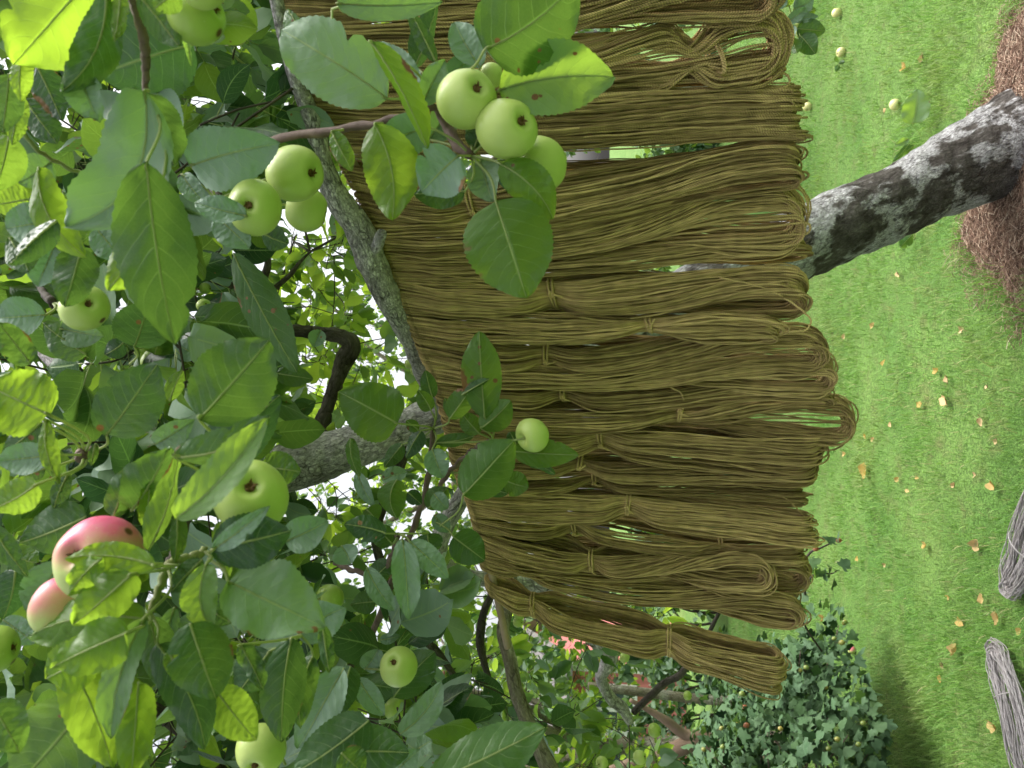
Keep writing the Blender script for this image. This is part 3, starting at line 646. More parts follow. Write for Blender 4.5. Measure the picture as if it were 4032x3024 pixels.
leaf(T, (1, 1020, 600, .60), (1, 1190, 990, .60), 280, .06, 'T', 10)
leaf(T, (1, 1150, -60, .44), (1, 1000, 60, .44), 180, .6, 'U', 10)
apple(T, 1, 1275, 105, 190, .47, (.2, -.1, -1), 'apple_dark', 8)
apple(T, 1, 1310, -110, 165, .44, (.1, .2, -1), 'apple', 9)
leaf(T, (1, 1150, -90, .46), (1, 1240, 430, .5), 60, .5, 'T', 10)
apple(T, 1, 1520, 220, 78, 1.0, (-.3, -.8, 0), 'apple', 10)

# D: left side, upper
T = new_twig((1, -60, 500, .55))
leaf(T, (1, 60, 480, .52), (1, 20, 860, .53), 190, .28, 'U', 10, fold=.1)
leaf(T, (1, 130, 620, .54), (1, 80, 940, .54), 120, .75, 'U', 30)
leaf(T, (1, 240, 430, .60), (1, 400, 780, .60), 210, .12, 'U', 10)
leaf(T, (1, 160, 640, .60), (1, 370, 930, .60), 200, .16, 'U', 15)
leaf(T, (1, 250, 1080, .53), (1, 560, 1670, .53), 230, .92, 'U', 15, bend=.1, ruff=.05)
leaf(T, (1, 380, 1440, .56), (1, 40, 1480, .56), 260, .06, 'T', 10)
leaf(T, (1, 370, 1430, .50), (1, 60, 1720, .50), 150, .22, 'U', 30, fold=.3)
leaf(T, (1, 620, 1480, .60), (1, 780, 1690, .60), 210, .04, 'T', 10)
leaf(T, (1, 200, 1290, .58), (1, -60, 1330, .58), 260, .88, 'U', 0)
leaf(T, (1, 60, 880, .56), (1, -40, 1240, .56), 260, .6, 'U', 0, shape=.8)
leaf(T, (1, 330, 1050, .60), (1, 120, 1180, .60), 240, .3, 'T', 0)
leaf(T, (1, 820, 1230, .64), (1, 900, 1400, .64), 120, .1, 'T', 0)
stick(T, [(1, -40, 500, .62), (1, 180, 900, .62), (1, 350, 1040, .64), (1, 600, 1150, .66), (1, 800, 1180, .68)], [.002, .002, .0018, .002, .003], mat='stem')
apple(T, 1, 690, 1400, 100, .72, (.1, -.5, -1), 'apple_dark', 11)
T = new_twig((2, 330, 320, .70))
apple(T, 2, 550, 335, 152, .62, (.15, -.7, -.75), 'apple', 12, (2, 340, 300, .68))
stick(T, [(2, 200, 0, .8), (2, 260, 200, .72), (2, 330, 290, .68), (2, 350, 320, .68)], [.003, .003, .004, .003], mat='twig_dark')
leaf(T, (2, 300, 380, .64), (2, -10, 400, .64), 260, .02, 'T', 0, spur=(2, 340, 300, .68))
leaf(T, (2, 390, 470, .66), (2, 670, 520, .66), 190, .35, 'T', 10, spur=(2, 340, 300, .68))
leaf(T, (2, 530, -60, .56), (2, 420, 330, .55), 260, .28, 'U', 10, ruff=.05)
leaf(T, (2, 60, -120, .56), (2, 190, 100, .55), 200, .3, 'U', 10)
leaf(T, (2, 350, -60, .6), (2, 240, 200, .6), 220, .04, 'T', 10)
leaf(T, (2, 560, 640, .66), (2, 275, 430, .66), 230, .38, 'U', 0, fold=.03)
leaf(T, (2, 870, 590, .70), (2, 960, 290, .70), 340, .14, 'U', 0, fold=.03, shape=.75, spur=(2, 840, 700, .74))
leaf(T, (2, 800, 560, .75), (2, 680, 640, .75), 130, .1, 'U', 0)
apple(T, 2, 970, 590, 105, .92, (.7, -.3, .3), 'apple_dark', 13)
apple(T, 2, 1010, 685, 95, .90, (.8, -.2, 0), 'apple_dark', 14)
leaf(T, (2, 1000, 640, .85), (2, 1100, 400, .86), 220, .5, 'U', 10)
leaf(T, (2, 1300, 640, .80), (2, 1440, 430, .8), 170, .45, 'U', 0)
leaf(T, (2, 1290, 650, .80), (2, 1130, 560, .8), 150, .06, 'T', 0)
leaf(T, (2, 200, 700, .56), (2, -20, 420, .55), 200, .34, 'U', 10, ruff=.06, cup=.1)

# E: spur with rays of petioles, centre left
T = new_twig((2, 545, 1290, .62)); SP = (2, 545, 1285, .62)
stick(T, [(2, 640, 1240, .9), (2, 600, 1270, .75), (2, 545, 1290, .62), (2, 520, 1310, .6)], [.004, .005, .006, .004], mat='twig')
leaf(T, (2, 690, 1160, .56), (2, 1020, 700, .55), 400, .16, 'U', 0, fold=.03, ruff=.02, spur=SP, shape=.8)
leaf(T, (2, 320, 1030, .50), (2, -80, 830, .50), 450, .96, 'U', 0, fold=.08, ruff=.04, spur=SP, shape=.85)
leaf(T, (2, 330, 1290, .56), (2, -20, 1330, .56), 210, .04, 'T', 0, spur=SP)
leaf(T, (2, 300, 1060, .54), (2, 390, 1480, .54), 110, .85, 'U', 35, bend=.08, spur=SP)
leaf(T, (2, 270, 1080, .57), (2, 20, 1280, .57), 180, .18, 'U', 20, spur=SP)
leaf(T, (2, 240, 1480, .52), (2, -60, 1640, .52), 230, .85, 'U', 0, spur=SP)
leaf(T, (2, 440, 1420, .56), (2, 350, 1640, .56), 110, .3, 'U', 20, spur=SP)
leaf(T, (2, 290, 1380, .58), (2, 120, 1440, .58), 110, .3, 'U', 0, spur=SP)
leaf(T, (2, 620, 1220, .58), (2, 590, 1360, .58), 60, .4, 'U', 0, spur=SP)
# F: glaucous leaves, middle
T = new_twig((2, 1330, 1500, .60)); SP = (2, 1330, 1520, .62)
stick(T, [(3, 1100, 340, .62), (3, 1180, 150, .64), (2, 1250, 1570, .64), (2, 1340, 1500, .62)], [.004, .004, .004, .0035], mat='twig_dark')
leaf(T, (2, 1290, 1060, .47), (2, 1745, 545, .48), 520, .36, 'U', -5, fold=.06, ruff=.03, spur=(2, 1330, 1400, .58), shape=.82)
leaf(T, (2, 1130, 1300, .46), (2, 1750, 1040, .46), 230, .38, 'U', 20, fold=.15, bend=.12, ruff=.02, spur=(2, 1250, 1560, .6))
leaf(T, (2, 1140, 1700, .46), (2, 1735, 1050, .455), 250, .93, 'T', -25, fold=.25, bend=.06, ruff=.02, shape=.95)
leaf(T, (2, 1350, 1400, .54), (2, 1815, 900, .54), 360, .10, 'U', 5, fold=.05, spur=SP, shape=.8)
leaf(T, (2, 1690, 1370, .57), (2, 1950, 1400, .57), 230, .55, 'U', 0, shape=.75)
leaf(T, (2, 850, 1650, .50), (2, 1100, 1230, .5), 300, .30, 'U', 20, ruff=.08, fold=.2)
leaf(T, (3, 960, 250, .48), (2, 1160, 1250, .48), 150, .55, 'U', 30, fold=.3, ruff=.06, bend=.04)
leaf(T, (3, 940, 100, .50), (2, 960, 1420, .5), 90, .95, 'U', 30)
leaf(T, (2, 730, 1690, .52), (2, 850, 1350, .52), 170, .32, 'U', 10, ruff=.07)
apple(T, 2, 1625, 1555, 250, .50, (.45, -.75, -.35), 'apple', 15, SP, elong=.85)
leaf(T, (3, 1380, 240, .46), (3, 1750, -40, .455), 130, .06, 'T', 10, spur=SP)
leaf(T, (3, 1370, 245, .47), (3, 1880, 120, .47), 360, .12, 'U', 5, fold=.05, ruff=.03, spur=(3, 1340, 260, .5), shape=.85)
leaf(T, (3, 1850, 190, .58), (3, 2130, 60, .58), 230, .05, 'T', 5)
leaf(T, (2, 1100, 940, .62), (2, 1180, 740, .62), 110, .6, 'U', 10)
leaf(T, (2, 1000, 1220, .58), (2, 1260, 1060, .58), 170, .2, 'T', 10)
# G: long leaf against the sky
T = new_twig((2, 1480, -60, .78))
leaf(T, (2, 1510, -20, .74), (2, 1930, 760, .74), 250, .40, 'U', 30, fold=.05, bend=-.02, shape=.95)
leaf(T, (2, 1790, 760, .86), (2, 2030, 800, .86), 140, .45, 'U', 0)
leaf(T, (2, 2080, 480, .95), (2, 2030, 590, .95), 110, .1, 'T', 0)
# H: pink apples
T = new_twig((3, 1100, 340, .55)); SP = (3, 1080, 340, .54)
stick(T, [(3, 1340, 250, .56), (3, 1220, 300, .55), (3, 1100, 335, .54), (3, 1040, 480, .53), (3, 975, 640, .52)], [.003, .0035, .0036, .0030, .0022], mat='stem')
apple(T, 3, 640, 300, 275, .49, (.25, -.80, .05), 'apple_pink', 16, SP, label='pink blushed apple')
apple(T, 3, 400, 615, 195, .51, (-.3, .1, -.9), 'apple_pink', 17, SP, label='pink blushed apple')
leaf(T, (3, 1010, 350, .455), (3, 420, 300, .45), 200, .92, 'U', 10, fold=.2, ruff=.05, spur=SP)
leaf(T, (3, 860, 400, .45), (3, 470, 730, .445), 300, .86, 'U', 5, fold=.12, ruff=.06, spur=SP, shape=.95)
leaf(T, (3, 660, 300, .445), (3, 440, 540, .445), 170, .88, 'U', 15, fold=.2, ruff=.08)
leaf(T, (3, 830, 780, .44), (3, 335, 1010, .44), 330, .84, 'U', 5, fold=.12, ruff=.05, spur=(3, 960, 650, .5), shape=.75)
leaf(T, (3, 930, 340, .5), (3, 860, 470, .5), 130, .85, 'U', 10)
leaf(T, (3, 960, 700, .49), (3, 190, 810, .50), 300, .80, 'U', 20, fold=.1, ruff=.04, bend=.08)
leaf(T, (3, 640, 900, .475), (3, 300, 1080, .475), 330, .93, 'U', 0)
leaf(T, (3, 420, 900, .48), (3, 730, 1660, .48), 330, .96, 'U', 5, fold=.08, ruff=.04, bend=-.04, shape=.9)
leaf(T, (3, 940, 680, .46), (3, 720, 1470, .46), 210, .50, 'T', 20, fold=.2, bend=.03, ruff=.04, spur=SP)
leaf(T, (3, 900, 1100, .475), (3, 850, 1760, .475), 240, .93, 'U', 0, ruff=.06)
leaf(T, (3, 970, 680, .52), (3, 1030, 1150, .52), 230, .32, 'U', 5, spur=(3, 970, 650, .52))
leaf(T, (3, 910, 720, .50), (3, 760, 800, .50), 110, .32, 'U', 30, spur=(3, 970, 650, .52))
leaf(T, (3, 1020, 850, .50), (3, 1330, 1540, .50), 300, .16, 'U', 10, fold=.12, ruff=.04, spur=(3, 970, 650, .52), bend=-.04)
leaf(T, (3, 1340, 330, .47), (3, 1400, 790, .47), 220, .95, 'T', 10, fold=.2, bend=.14, ruff=.04, spur=(3, 1330, 260, .5), shape=.8)
leaf(T, (3, 1230, 720, .455), (3, 1400, 1210, .455), 400, .38, 'U', -5, fold=.08, ruff=.03, shape=.92)
leaf(T, (3, 1100, 900, .47), (3, 1160, 1100, .47), 120, .95, 'U', 0)
leaf(T, (3, 1310, 310, .50), (3, 1110, 520, .50), 160, .35, 'U', 10)
leaf(T, (3, 1480, 450, .48), (3, 2105, 750, .48), 470, .42, 'T', -12, fold=.12, ruff=.055, spur=(3, 1350, 300, .5), shape=.72)
leaf(T, (3, 1400, 1150, .52), (3, 1660, 1480, .52), 270, .90, 'U', 0, fold=.08)
leaf(T, (3, 1310, 560, .55), (3, 1500, 720, .55), 200, .3, 'U', 10)
leaf(T, (3, 1130, 620, .54), (3, 1080, 900, .54), 120, .35, 'T', 10)
leaf(T, (3, 1150, 20, .5), (3, 1130, 330, .5), 110, .5, 'U', 20)
leaf(T, (3, 1430, 60, .56), (3, 1480, 430, .56), 130, .7, 'U', 10)
# I: lower left corner
T = new_twig((3, 560, 1200, .50))
leaf(T, (3, 560, 1250, .49), (3, 100, 1780, .50), 560, .42, 'U', 0, fold=.04, shape=.82)
leaf(T, (3, 560, 1280, .51), (3, 760, 1640, .51), 260, .30, 'U', 10)
leaf(T, (3, -60, 1240, .46), (3, 130, 1560, .46), 260, .36, 'U', 10, ruff=.05)
leaf(T, (3, 560, 30, .56), (3, 130, 200, .56), 330, .28, 'U', 0, fold=.04, shape=.8)
leaf(T, (3, 380, 330, .57), (3, 170, 650, .57), 250, .10, 'T', 10)
leaf(T, (3, 100, 380, .57), (3, 20, 690, .57), 230, .06, 'U', 0)
leaf(T, (3, -60, 80, .55), (3, 180, 420, .55), 130, .22, 'U', 20)
leaf(T, (3, 20, 700, .6), (3, 230, 850, .6), 160, .06, 'T', 10)
apple(T, 3, -30, 890, 150, .55, (.1, .2, -1), 'apple_dark', 18)
leaf(T, (3, 60, 250, .58), (3, 240, 330, .58), 220, .5, 'U', 0)
# J: below the glossy leaf, with green apple
T = new_twig((3, 1900, 800, .62)); SP = (3, 1950, 800, .62)
apple(T, 3, 1690, 1540, 165, .66, (-.35, -.80, -.1), 'apple', 19, (3, 1850, 1640, .68))
leaf(T, (3, 1890, 815, .60), (3, 1825, 1490, .60), 290, .30, 'U', 0, fold=.06, spur=SP, shape=.95)
leaf(T, (3, 2030, 930, .62), (3, 1950, 1400, .62), 180, .40, 'U', 10, ruff=.05, spur=SP)
leaf(T, (3, 1560, 860, .57), (3, 1705, 1150, .57), 140, .34, 'U', 15, ruff=.07, spur=SP)
leaf(T, (3, 1750, 900, .61), (3, 1540, 1180, .61), 280, .22, 'U', 0, spur=SP)
leaf(T, (3, 2090, 740, .58), (3, 2135, 1040, .58), 100, .36, 'U', 10, ruff=.06)
leaf(T, (3, 1930, 800, .63), (6, 30, 620, .63), 260, .03, 'T', 10, spur=SP)
leaf(T, (6, 20, 1010, .66), (3, 1930, 1530, .66), 260, .12, 'T', 10)
leaf(T, (6, 180, 1350, .60), (3, 1890, 1700, .60), 330, .35, 'U', 0, shape=.75)
# K: twig with one apple in front of the yarn
T = new_twig((5, 600, 1150, .88)); SA = (5, 595, 1120, .86); SB = (5, 975, 1200, .84)
stick(T, [(6, 20, 1060, 1.1), (6, 200, 790, 1.05), (6, 320, 480, .98), (6, 440, 170, .93), (5, 520, 1620, .90), (5, 570, 1400, .88), (5, 590, 1200, .86), (5, 595, 1110, .86)], [.0055, .005, .0045, .004, .0036, .0036, .0032, .0024], mat='twig')
stick(T, [(5, 530, 1620, .90), (5, 620, 1520, .88), (5, 700, 1400, .86), (5, 800, 1300, .85), (5, 900, 1225, .84), (5, 985, 1195, .84)], [.0032, .003, .003, .0028, .0026, .0024], mat='twig')
apple(T, 5, 1240, 1160, 115, .80, (.25, .55, -.6), 'apple', 20, SB, elong=.9)
leaf(T, (5, 930, 1050, .80), (5, 895, 485, .80), 265, .64, 'U', 0, fold=.06, ruff=.02, spur=SB, shape=.95)
leaf(T, (5, 780, 900, .80), (5, 960, 795, .79), 60, .34, 'U', 20, fold=.4)
leaf(T, (5, 700, 1055, .81), (5, 850, 850, .80), 160, .60, 'U', 10, fold=.2, spur=SA)
leaf(T, (5, 735, 1050, .83), (5, 670, 920, .83), 70, .6, 'U', 10)
leaf(T, (5, 905, 1115, .80), (5, 1100, 935, .80), 200, .60, 'U', 0, fold=.1, spur=SB, shape=.95)
leaf(T, (5, 895, 1150, .82), (5, 775, 1015, .82), 130, .62, 'U', 0, spur=SB)
leaf(T, (5, 580, 1000, .84), (5, 495, 870, .84), 110, .60, 'U', 10, spur=SA)
leaf(T, (5, 590, 920, .86), (5, 545, 740, .86), 110, .34, 'U', 10, spur=SA)
leaf(T, (5, 500, 1130, .84), (5, 420, 1065, .84), 80, .6, 'U', 10, spur=SA)
leaf(T, (5, 365, 1085, .78), (5, -20, 880, .78), 390, .62, 'U', 0, fold=.03, ruff=.03, spur=SA, shape=.72)
leaf(T, (5, 60, 1180, .80), (5, 120, 1430, .80), 90, .6, 'U', 30)
leaf(T, (5, 100, 1405, .85), (5, 215, 1620, .85), 95, .04, 'T', 10)
leaf(T, (5, 590, 1250, .83), (5, 660, 1440, .83), 160, .06, 'T', 0, spur=SA, shape=.8)
leaf(T, (5, 520, 1130, .84), (5, 420, 1310, .84), 110, .12, 'U', 30, spur=SA)
leaf(T, (5, 400, 1220, .88), (5, 280, 1370, .88), 110, .4, 'U', 10, spur=SA)
leaf(T, (5, 790, 1550, .76), (5, 1120, 1195, .76), 330, .56, 'U', 0, fold=.03, spur=(6, 640, 90, .8), shape=.8)
leaf(T, (5, 1110, 1265, .80), (5, 1540, 1290, .80), 190, .76, 'U', 10, fold=.1, spur=SB, shape=.85)
leaf(T, (5, 1140, 1280, .81), (5, 1385, 1415, .81), 90, .45, 'U', 30, fold=.25, ruff=.06)
leaf(T, (5, 1060, 1450, .83), (5, 1215, 1500, .83), 170, .66, 'U', 0, spur=(5, 700, 1400, .86))
leaf(T, (5, 940, 1510, .84), (5, 1080, 1540, .84), 90, .4, 'U', 0)
leaf(T, (5, 620, 1210, .84), (5, 860, 1165, .84), 90, .42, 'U', 20, spur=SB)
leaf(T, (5, 1130, 1220, .83), (5, 1090, 1140, .83), 110, .35, 'U', 10)
leaf(T, (5, 960, 1230, .84), (5, 900, 1260, .84), 70, .6, 'T', 10)
leaf(T, (5, 260, 1450, .84), (5, 430, 1400, .84), 120, .3, 'T', 0)
leaf(T, (5, 360, 1450, .80), (6, 360, 40, .80), 190, .62, 'U', 10, bend=.15)
leaf(T, (5, 560, 1640, .84), (5, 690, 1500, .84), 150, .5, 'U', 10)
leaf(T, (5, 600, 1540, .82), (5, 690, 1640, .82), 120, .15, 'T', 10)
leaf(T, (5, 430, 1530, .84), (5, 520, 1610, .84), 100, .2, 'U', 0)
leaf(T, (6, 725, 160, .82), (6, 930, 315, .82), 230, .40, 'U', 0, shape=.8, spur=(6, 600, 60, .85))
leaf(T, (6, 600, 20, .85), (6, 700, 130, .85), 110, .1, 'T', 0)
# L: hanging leaves lower middle
T = new_twig((6, 360, 150, .75)); SP = (6, 365, 140, .76)
stick(T, [(6, -40, 330, .95), (6, 80, 380, .88), (6, 250, 400, .84), (6, 340, 250, .8), (6, 365, 140, .76)], [.0035, .0032, .003, .003, .003], mat='twig')
leaf(T, (6, 395, 170, .72), (6, 440, 700, .72), 180, .06, 'T', 5, fold=.1, ruff=.04, spur=SP)
leaf(T, (6, 440, 190, .74), (6, 695, 430, .74), 160, .04, 'T', 0, fold=.1, spur=SP)
leaf(T, (6, 165, 360, .76), (6, 345, 640, .76), 140, .05, 'T', 0, fold=.1)
leaf(T, (6, 290, 140, .74), (6, 20, 80, .74), 170, .18, 'U', 10, fold=.2, spur=SP)
leaf(T, (6, 330, 210, .76), (6, 200, 90, .76), 150, .42, 'U', 10, spur=SP)
leaf(T, (6, 0, 220, .74), (6, 60, 340, .74), 170, .05, 'T', 10)
leaf(T, (6, 560, 140, .80), (6, 580, 280, .80), 180, .35, 'U', 10, spur=SP, shape=.8)
leaf(T, (5, 160, 1640, .8), (6, 230, 60, .8), 160, .6, 'U', 0)
leaf(T, (6, 200, 440, .82), (6, 330, 320, .82), 150, .3, 'U', 0)
T = new_twig((6, 160, 1010, .85))
apple(T, 6, 370, 1000, 128, .78, (.55, -.75, .1), 'apple', 21, (6, 160, 1015, .84))
leaf(T, (6, 340, 1200, .84), (6, 605, 905, .84), 260, .42, 'U', 0, fold=.03, shape=.85)
leaf(T, (6, 380, 1440, .72), (6, 650, 1100, .72), 180, .25, 'T', 10, fold=.12)
leaf(T, (6, 110, 1080, .80), (6, 275, 1320, .80), 140, .08, 'T', 0)
leaf(T, (6, 150, 1020, .84), (6, 240, 890, .84), 130, .15, 'T', 0)
leaf(T, (6, 250, 830, .9), (6, 380, 800, .9), 70, .1, 'T', 0)
leaf(T, (6, -60, 1560, .60), (6, 440, 1560, .60), 330, .26, 'U', 0, fold=.05, shape=.8)
leaf(T, (6, 0, 1560, .57), (6, 150, 1700, .57), 200, .5, 'U', 10)
leaf(T, (6, 330, 1720, .62), (6, 510, 1540, .62), 170, .08, 'T', 0)
leaf(T, (6, 490, 1540, .7), (6, 590, 1480, .7), 120, .2, 'T', 0)
leaf(T, (6, 560, 1760, .60), (6, 1320, 1395, .60), 360, .48, 'U', -5, fold=.05, ruff=.02, shape=.92)
apple(T, 6, 350, 1275, 75, .95, (.2, -.4, -1), 'apple_dark', 22)
leaf(T, (6, 20, 1180, .80), (6, 90, 1420, .80), 120, .75, 'U', 0)
leaf(T, (6, 60, 1000, .7), (6, -20, 1330, .7), 170, .25, 'U', 10)
leaf(T, (6, 220, 580, .9), (6, 60, 600, .9), 150, .4, 'U', 0)
# M: low twig at the right edge over the lawn
T = new_twig((7, 560, 60, 1.45)); SP = (7, 690, 150, 1.4)
stick(T, [(7, 400, -160, 1.5), (7, 520, -10, 1.45), (7, 620, 80, 1.42), (7, 690, 150, 1.4)], [.004, .0035, .0035, .003], mat='twig')
for b, t_, w_, tn, sd_ in (((7, 740, 185), (7, 925, 200), 130, .35, 'U'), ((7, 760, 230), (7, 860, 350), 130, .40, 'U'), ((7, 670, 150), (7, 800, 50), 75, .1, 'T'), ((7, 700, 120), (7, 880, 105), 60, .06, 'T'),
        ((7, 720, 60), (7, 850, -10), 120, .15, 'T'), ((7, 690, 40), (7, 660, -60), 90, .7, 'U'), ((7, 600, 40), (7, 500, 60), 110, .45, 'U'), ((7, 560, 60), (7, 440, 140), 80, .6, 'U'), ((7, 690, 170), (7, 700, 280), 90, .05, 'T'),
        ((7, 700, 250), (7, 740, 345), 90, .6, 'U'), ((7, 620, 60), (7, 640, -40), 90, .1, 'T'), ((7, 800, 90), (7, 865, 60), 60, .6, 'U'), ((7, 420, 110), (7, 320, 165), 60, .5, 'U')):
    leaf(T, (*b, 1.38), (*t_, 1.37), w_, tn, sd_, 5, spur=SP)
apple(T, 7, 590, 110, 50, 1.42, (.1, -.2, -1), 'apple', 23)
apple(T, 7, 765, 155, 38, 1.42, (.1, -.2, -1), 'apple', 24)
apple(T, 7, 765, 210, 36, 1.41, (.1, -.2, -1), 'apple', 25)
# apples deeper in the crown
T = new_twig((6, 700, 700, 1.7))
k = 30
for n_, x_, y_, r_, z_, mt in ((6, 115, 682, 36, 1.3, 'apple'), (6, 266, 812, 36, 1.35, 'apple'), (6, 1150, 660, 38, 1.9, 'apple'), (6, 1145, 715, 34, 1.9, 'apple'), (6, 1836, 942, 36, 2.0, 'apple'), (6, 675, 1060, 34, 1.8, 'apple_pink'), (6, 795, 1058, 34, 1.9, 'apple_dark'),
        (6, 1690, 1625, 42, 1.7, 'apple'), (6, 1935, 1590, 46, 1.7, 'apple'), (6, 2030, 1415, 46, 1.8, 'apple_dark'), (6, 620, 480, 32, 1.9, 'apple_dark'), (6, 1145, 970, 32, 2.0, 'apple'), (6, 600, 1345, 30, 1.9, 'apple_dark'), (9, 32, 1190, 30, 2.2, 'apple_dark'),
        (2, 1580, 110, 48, 1.3, 'apple_dark'), (2, 1330, 210, 40, 1.3, 'apple_dark'), (2, 1320, 320, 46, 1.25, 'apple'), (5, 440, 700, 34, 1.7, 'apple'), (5, 480, 745, 34, 1.75, 'apple'), (6, 650, 1580, 34, 1.9, 'apple'), (6, 820, 560, 26, 2.0, 'apple'), (3, 2140, 560, 95, .9, 'apple_dark')):
    k += 1; apple(T, n_, x_, y_, r_, z_, (R.randn() * .4, R.randn() * .5, -1), mt, k)

# ------------------------------------------------------------------ rod and skeins of yarn
ROD = np.array([(262, -70, .88), (286, 0, .93), (304, 50, .96), (322, 100, .99), (348, 155, 1.03), (373, 205, 1.065), (399, 268, 1.11), (420, 324, 1.16), (446, 393, 1.225), (465, 472, 1.31), (479, 509, 1.35), (489, 560, 1.42), (494, 583, 1.45), (500, 610, 1.49), (508, 650, 1.54)])
rp = smooth_path(ROD, 200); ROD3 = at(rp[:, 0], rp[:, 1], rp[:, 2])
mb = MB(); tubes(mb, smooth_path(ROD3[::9], 60), .0075, 12)
tag(mb.build('wooden_rod', M['rod']), 'thin peeled wooden rod carrying all the brown yarn skeins under the branch', 'rod')
def rod_at(y):
    x = np.interp(y, rp[:, 1], rp[:, 0]); z = np.interp(y, rp[:, 1], rp[:, 2]); i = int(np.argmin(abs(rp[:, 1] - y)))
    e = ROD3[min(i + 6, 199)] - ROD3[max(i - 6, 0)]; e = e / np.linalg.norm(e)
    return x, z, -e      # e points to picture top (world right)

def sstep(t): t = np.clip(t, 0, 1); return t * t * (3 - 2 * t)
RR = .00138
TWMIN = {0: 45, 3: 20, 4: 38, 7: 48, 8: 40, 11: 45, 13: 0, 19: 60}
def skein(name, label, ytop, wtop, bot, ties=(), n=56, tw=0., dz=0., loops=0, tint=.5, seed=0, mid=None, hd=.012, spread=.010, drop=True, tail=None, vis=True):
    """yarn wound in one big ring and hung over the rod.  bot = (px, py, width) of the lower end, ties = [(px, py, width)], tw = how far (deg) the lower end turns side-on"""
    r = np.random.RandomState(seed + 100); x0, z0, e1 = rod_at(ytop); cosr = abs(e1[0])
    zb = z0 + dz - .045
    st = [(0.0, x0, ytop, wtop, z0)]
    span = bot[0] - x0
    for (tx, ty, tw_) in ties: tt = (tx - x0) / span; st.append((tt, tx, ty, tw_, z0 + (zb - z0) * tt + dz * .3))
    if mid: tt = (mid[0] - x0) / span; st.append((tt, mid[0], mid[1], mid[2], z0 + (zb - z0) * tt))
    st.append((1.0, bot[0], bot[1], bot[2], zb)); st.sort()
    ST = np.array(st)
    # ease the widths between pinches so that the yarn bellies out
    tk = np.linspace(0, 1, 200); y_ = np.interp(tk, ST[:, 0], ST[:, 2]); y_ = np.convolve(np.pad(y_, 12, 'edge'), np.ones(25) / 25, 'valid')
    y_[0] = ytop; x_ = x0 + span * tk; z_ = np.interp(tk, ST[:, 0], ST[:, 4]); wv = np.interp(tk, ST[:, 0], ST[:, 3])
    full = max(wtop, bot[2])
    if ties:
        keys = [(0, wtop)]
        for s_ in sorted(ties): tt = (s_[0] - x0) / span; keys += [(max(tt - .17, .02), (wtop * (1 - tt) + full * tt) * .96), (tt - .035, s_[2] * 1.35), (tt, s_[2]), (tt + .035, s_[2] * 1.35), (min(tt + .17, .97), (wtop * (1 - tt) + full * tt) * 1.02)]
        keys.append((1, bot[2])); keys.sort(); ka = np.array(keys)
        wv = np.interp(tk, ka[:, 0], ka[:, 1]); wv = np.convolve(np.pad(wv, 5, 'edge'), np.ones(11) / 11, 'valid')
    pinch = np.zeros(200)
    for s_ in ties: pinch = np.maximum(pinch, np.exp(-((tk - (s_[0] - x0) / span) / .05) ** 2))
    Cc = at(x_, y_, z_)
    wv = wv * (.985 - .085 * np.sin(np.pi * np.clip(tk * 1.1, 0, 1))); n = int(n * 1.65)
    wv = wv * .97; tw = max(tw, TWMIN.get(seed, 12))
    Wm = wv * z_ / F_PX                       # metres of visible width
    e2 = unit(np.cross(e1, [0, 0, 1.])); e2 = e2 * np.sign(e2 @ FW)   # away from the viewer
    ax = np.array([1., 0, 0])
    down = unit(Cc[-1] - Cc[0]); L = np.linalg.norm(Cc[-1] - Cc[0])
    Nf, Nb = 64, 9
    tf = np.linspace(0, 1, Nf)
    th_b = np.linspace(0, np.pi, Nb + 2)[1:-1]; th_t = th_b
    a = (np.arange(n) + .5) / n * 2 - 1; lay = r.rand(n); perm = r.permutation(n)
    a = a + r.randn(n) * .05
    a2 = a * .95 + .10 * r.randn(n); a2 = np.clip(a2, -1.05, 1.05)      # order is shuffled on the way down
    nest = .06 + .94 * r.rand(n) ** 1.15
    tilt = math.radians(tw)
    ph = r.rand(n, 8) * 6.283; clump = np.floor((a + 1) * 4.5).astype(int); cph = r.rand(20, 4) * 6.283
    lenj = r.randn(n) * .0032 + .006 * np.sin(a * 3.5 + cph[0, 0]) + .003 * np.sin(a * 11 + cph[0, 1]); lenj[r.rand(n) < .05] += .009; lenj = lenj - .002
    def pos(t, side):
        # t (k,), side -1 front / +1 back (k,) -> (n,k,3)
        c0 = np.stack([np.interp(t, tk, Cc[:, i]) for i in range(3)], -1); W = np.interp(t, tk, Wm); pn = np.interp(t, tk, pinch)
        g = sstep((t - .35) / .6); ang = tilt * g
        hd_top = .0095; hflat = hd_top + (hd - hd_top) * sstep(t / .25)
        hnest = np.where(tw > 20, (W * .5)[None] * nest[:, None], hflat[None])
        h = hflat[None] * (1 - np.sin(ang)[None]) + hnest * np.sin(ang)[None]
        h = h * (1 - .72 * pn[None])
        wlat = (W / 2)[None] / (cosr) * (1 - np.sin(ang)[None]) + .015 * np.sin(ang)[None]
        mixv = sstep(t / .8)[None]; aa = a[:, None] * (1 - mixv) + a2[:, None] * mixv
        wig = np.zeros((n, len(t)))
        for k_, (f_, am) in enumerate(((3.1, .0014), (7.3, .0009), (16., .0006), (31., .0004))):
            wig += am * np.sin(t[None] * f_ * 2 + ph[:, k_:k_ + 1] + side[None] * 1.3)
        cw = .0016 * np.sin(t[None] * 5 + cph[clump][:, 0:1] + side[None]) + .0009 * np.sin(t[None] * 11 + cph[clump][:, 1:2])
        fade = np.minimum(1, t / .12)[None] * (1 - .85 * pn[None])
        lat = aa * wlat + (wig + cw) * fade
        wig2 = np.zeros((n, len(t)))
        for k_, (f_, am) in enumerate(((2.3, .003), (8.3, .0018), (19., .0009))):
            wig2 += am * np.sin(t[None] * f_ * 2 + ph[:, k_ + 4:k_ + 5])
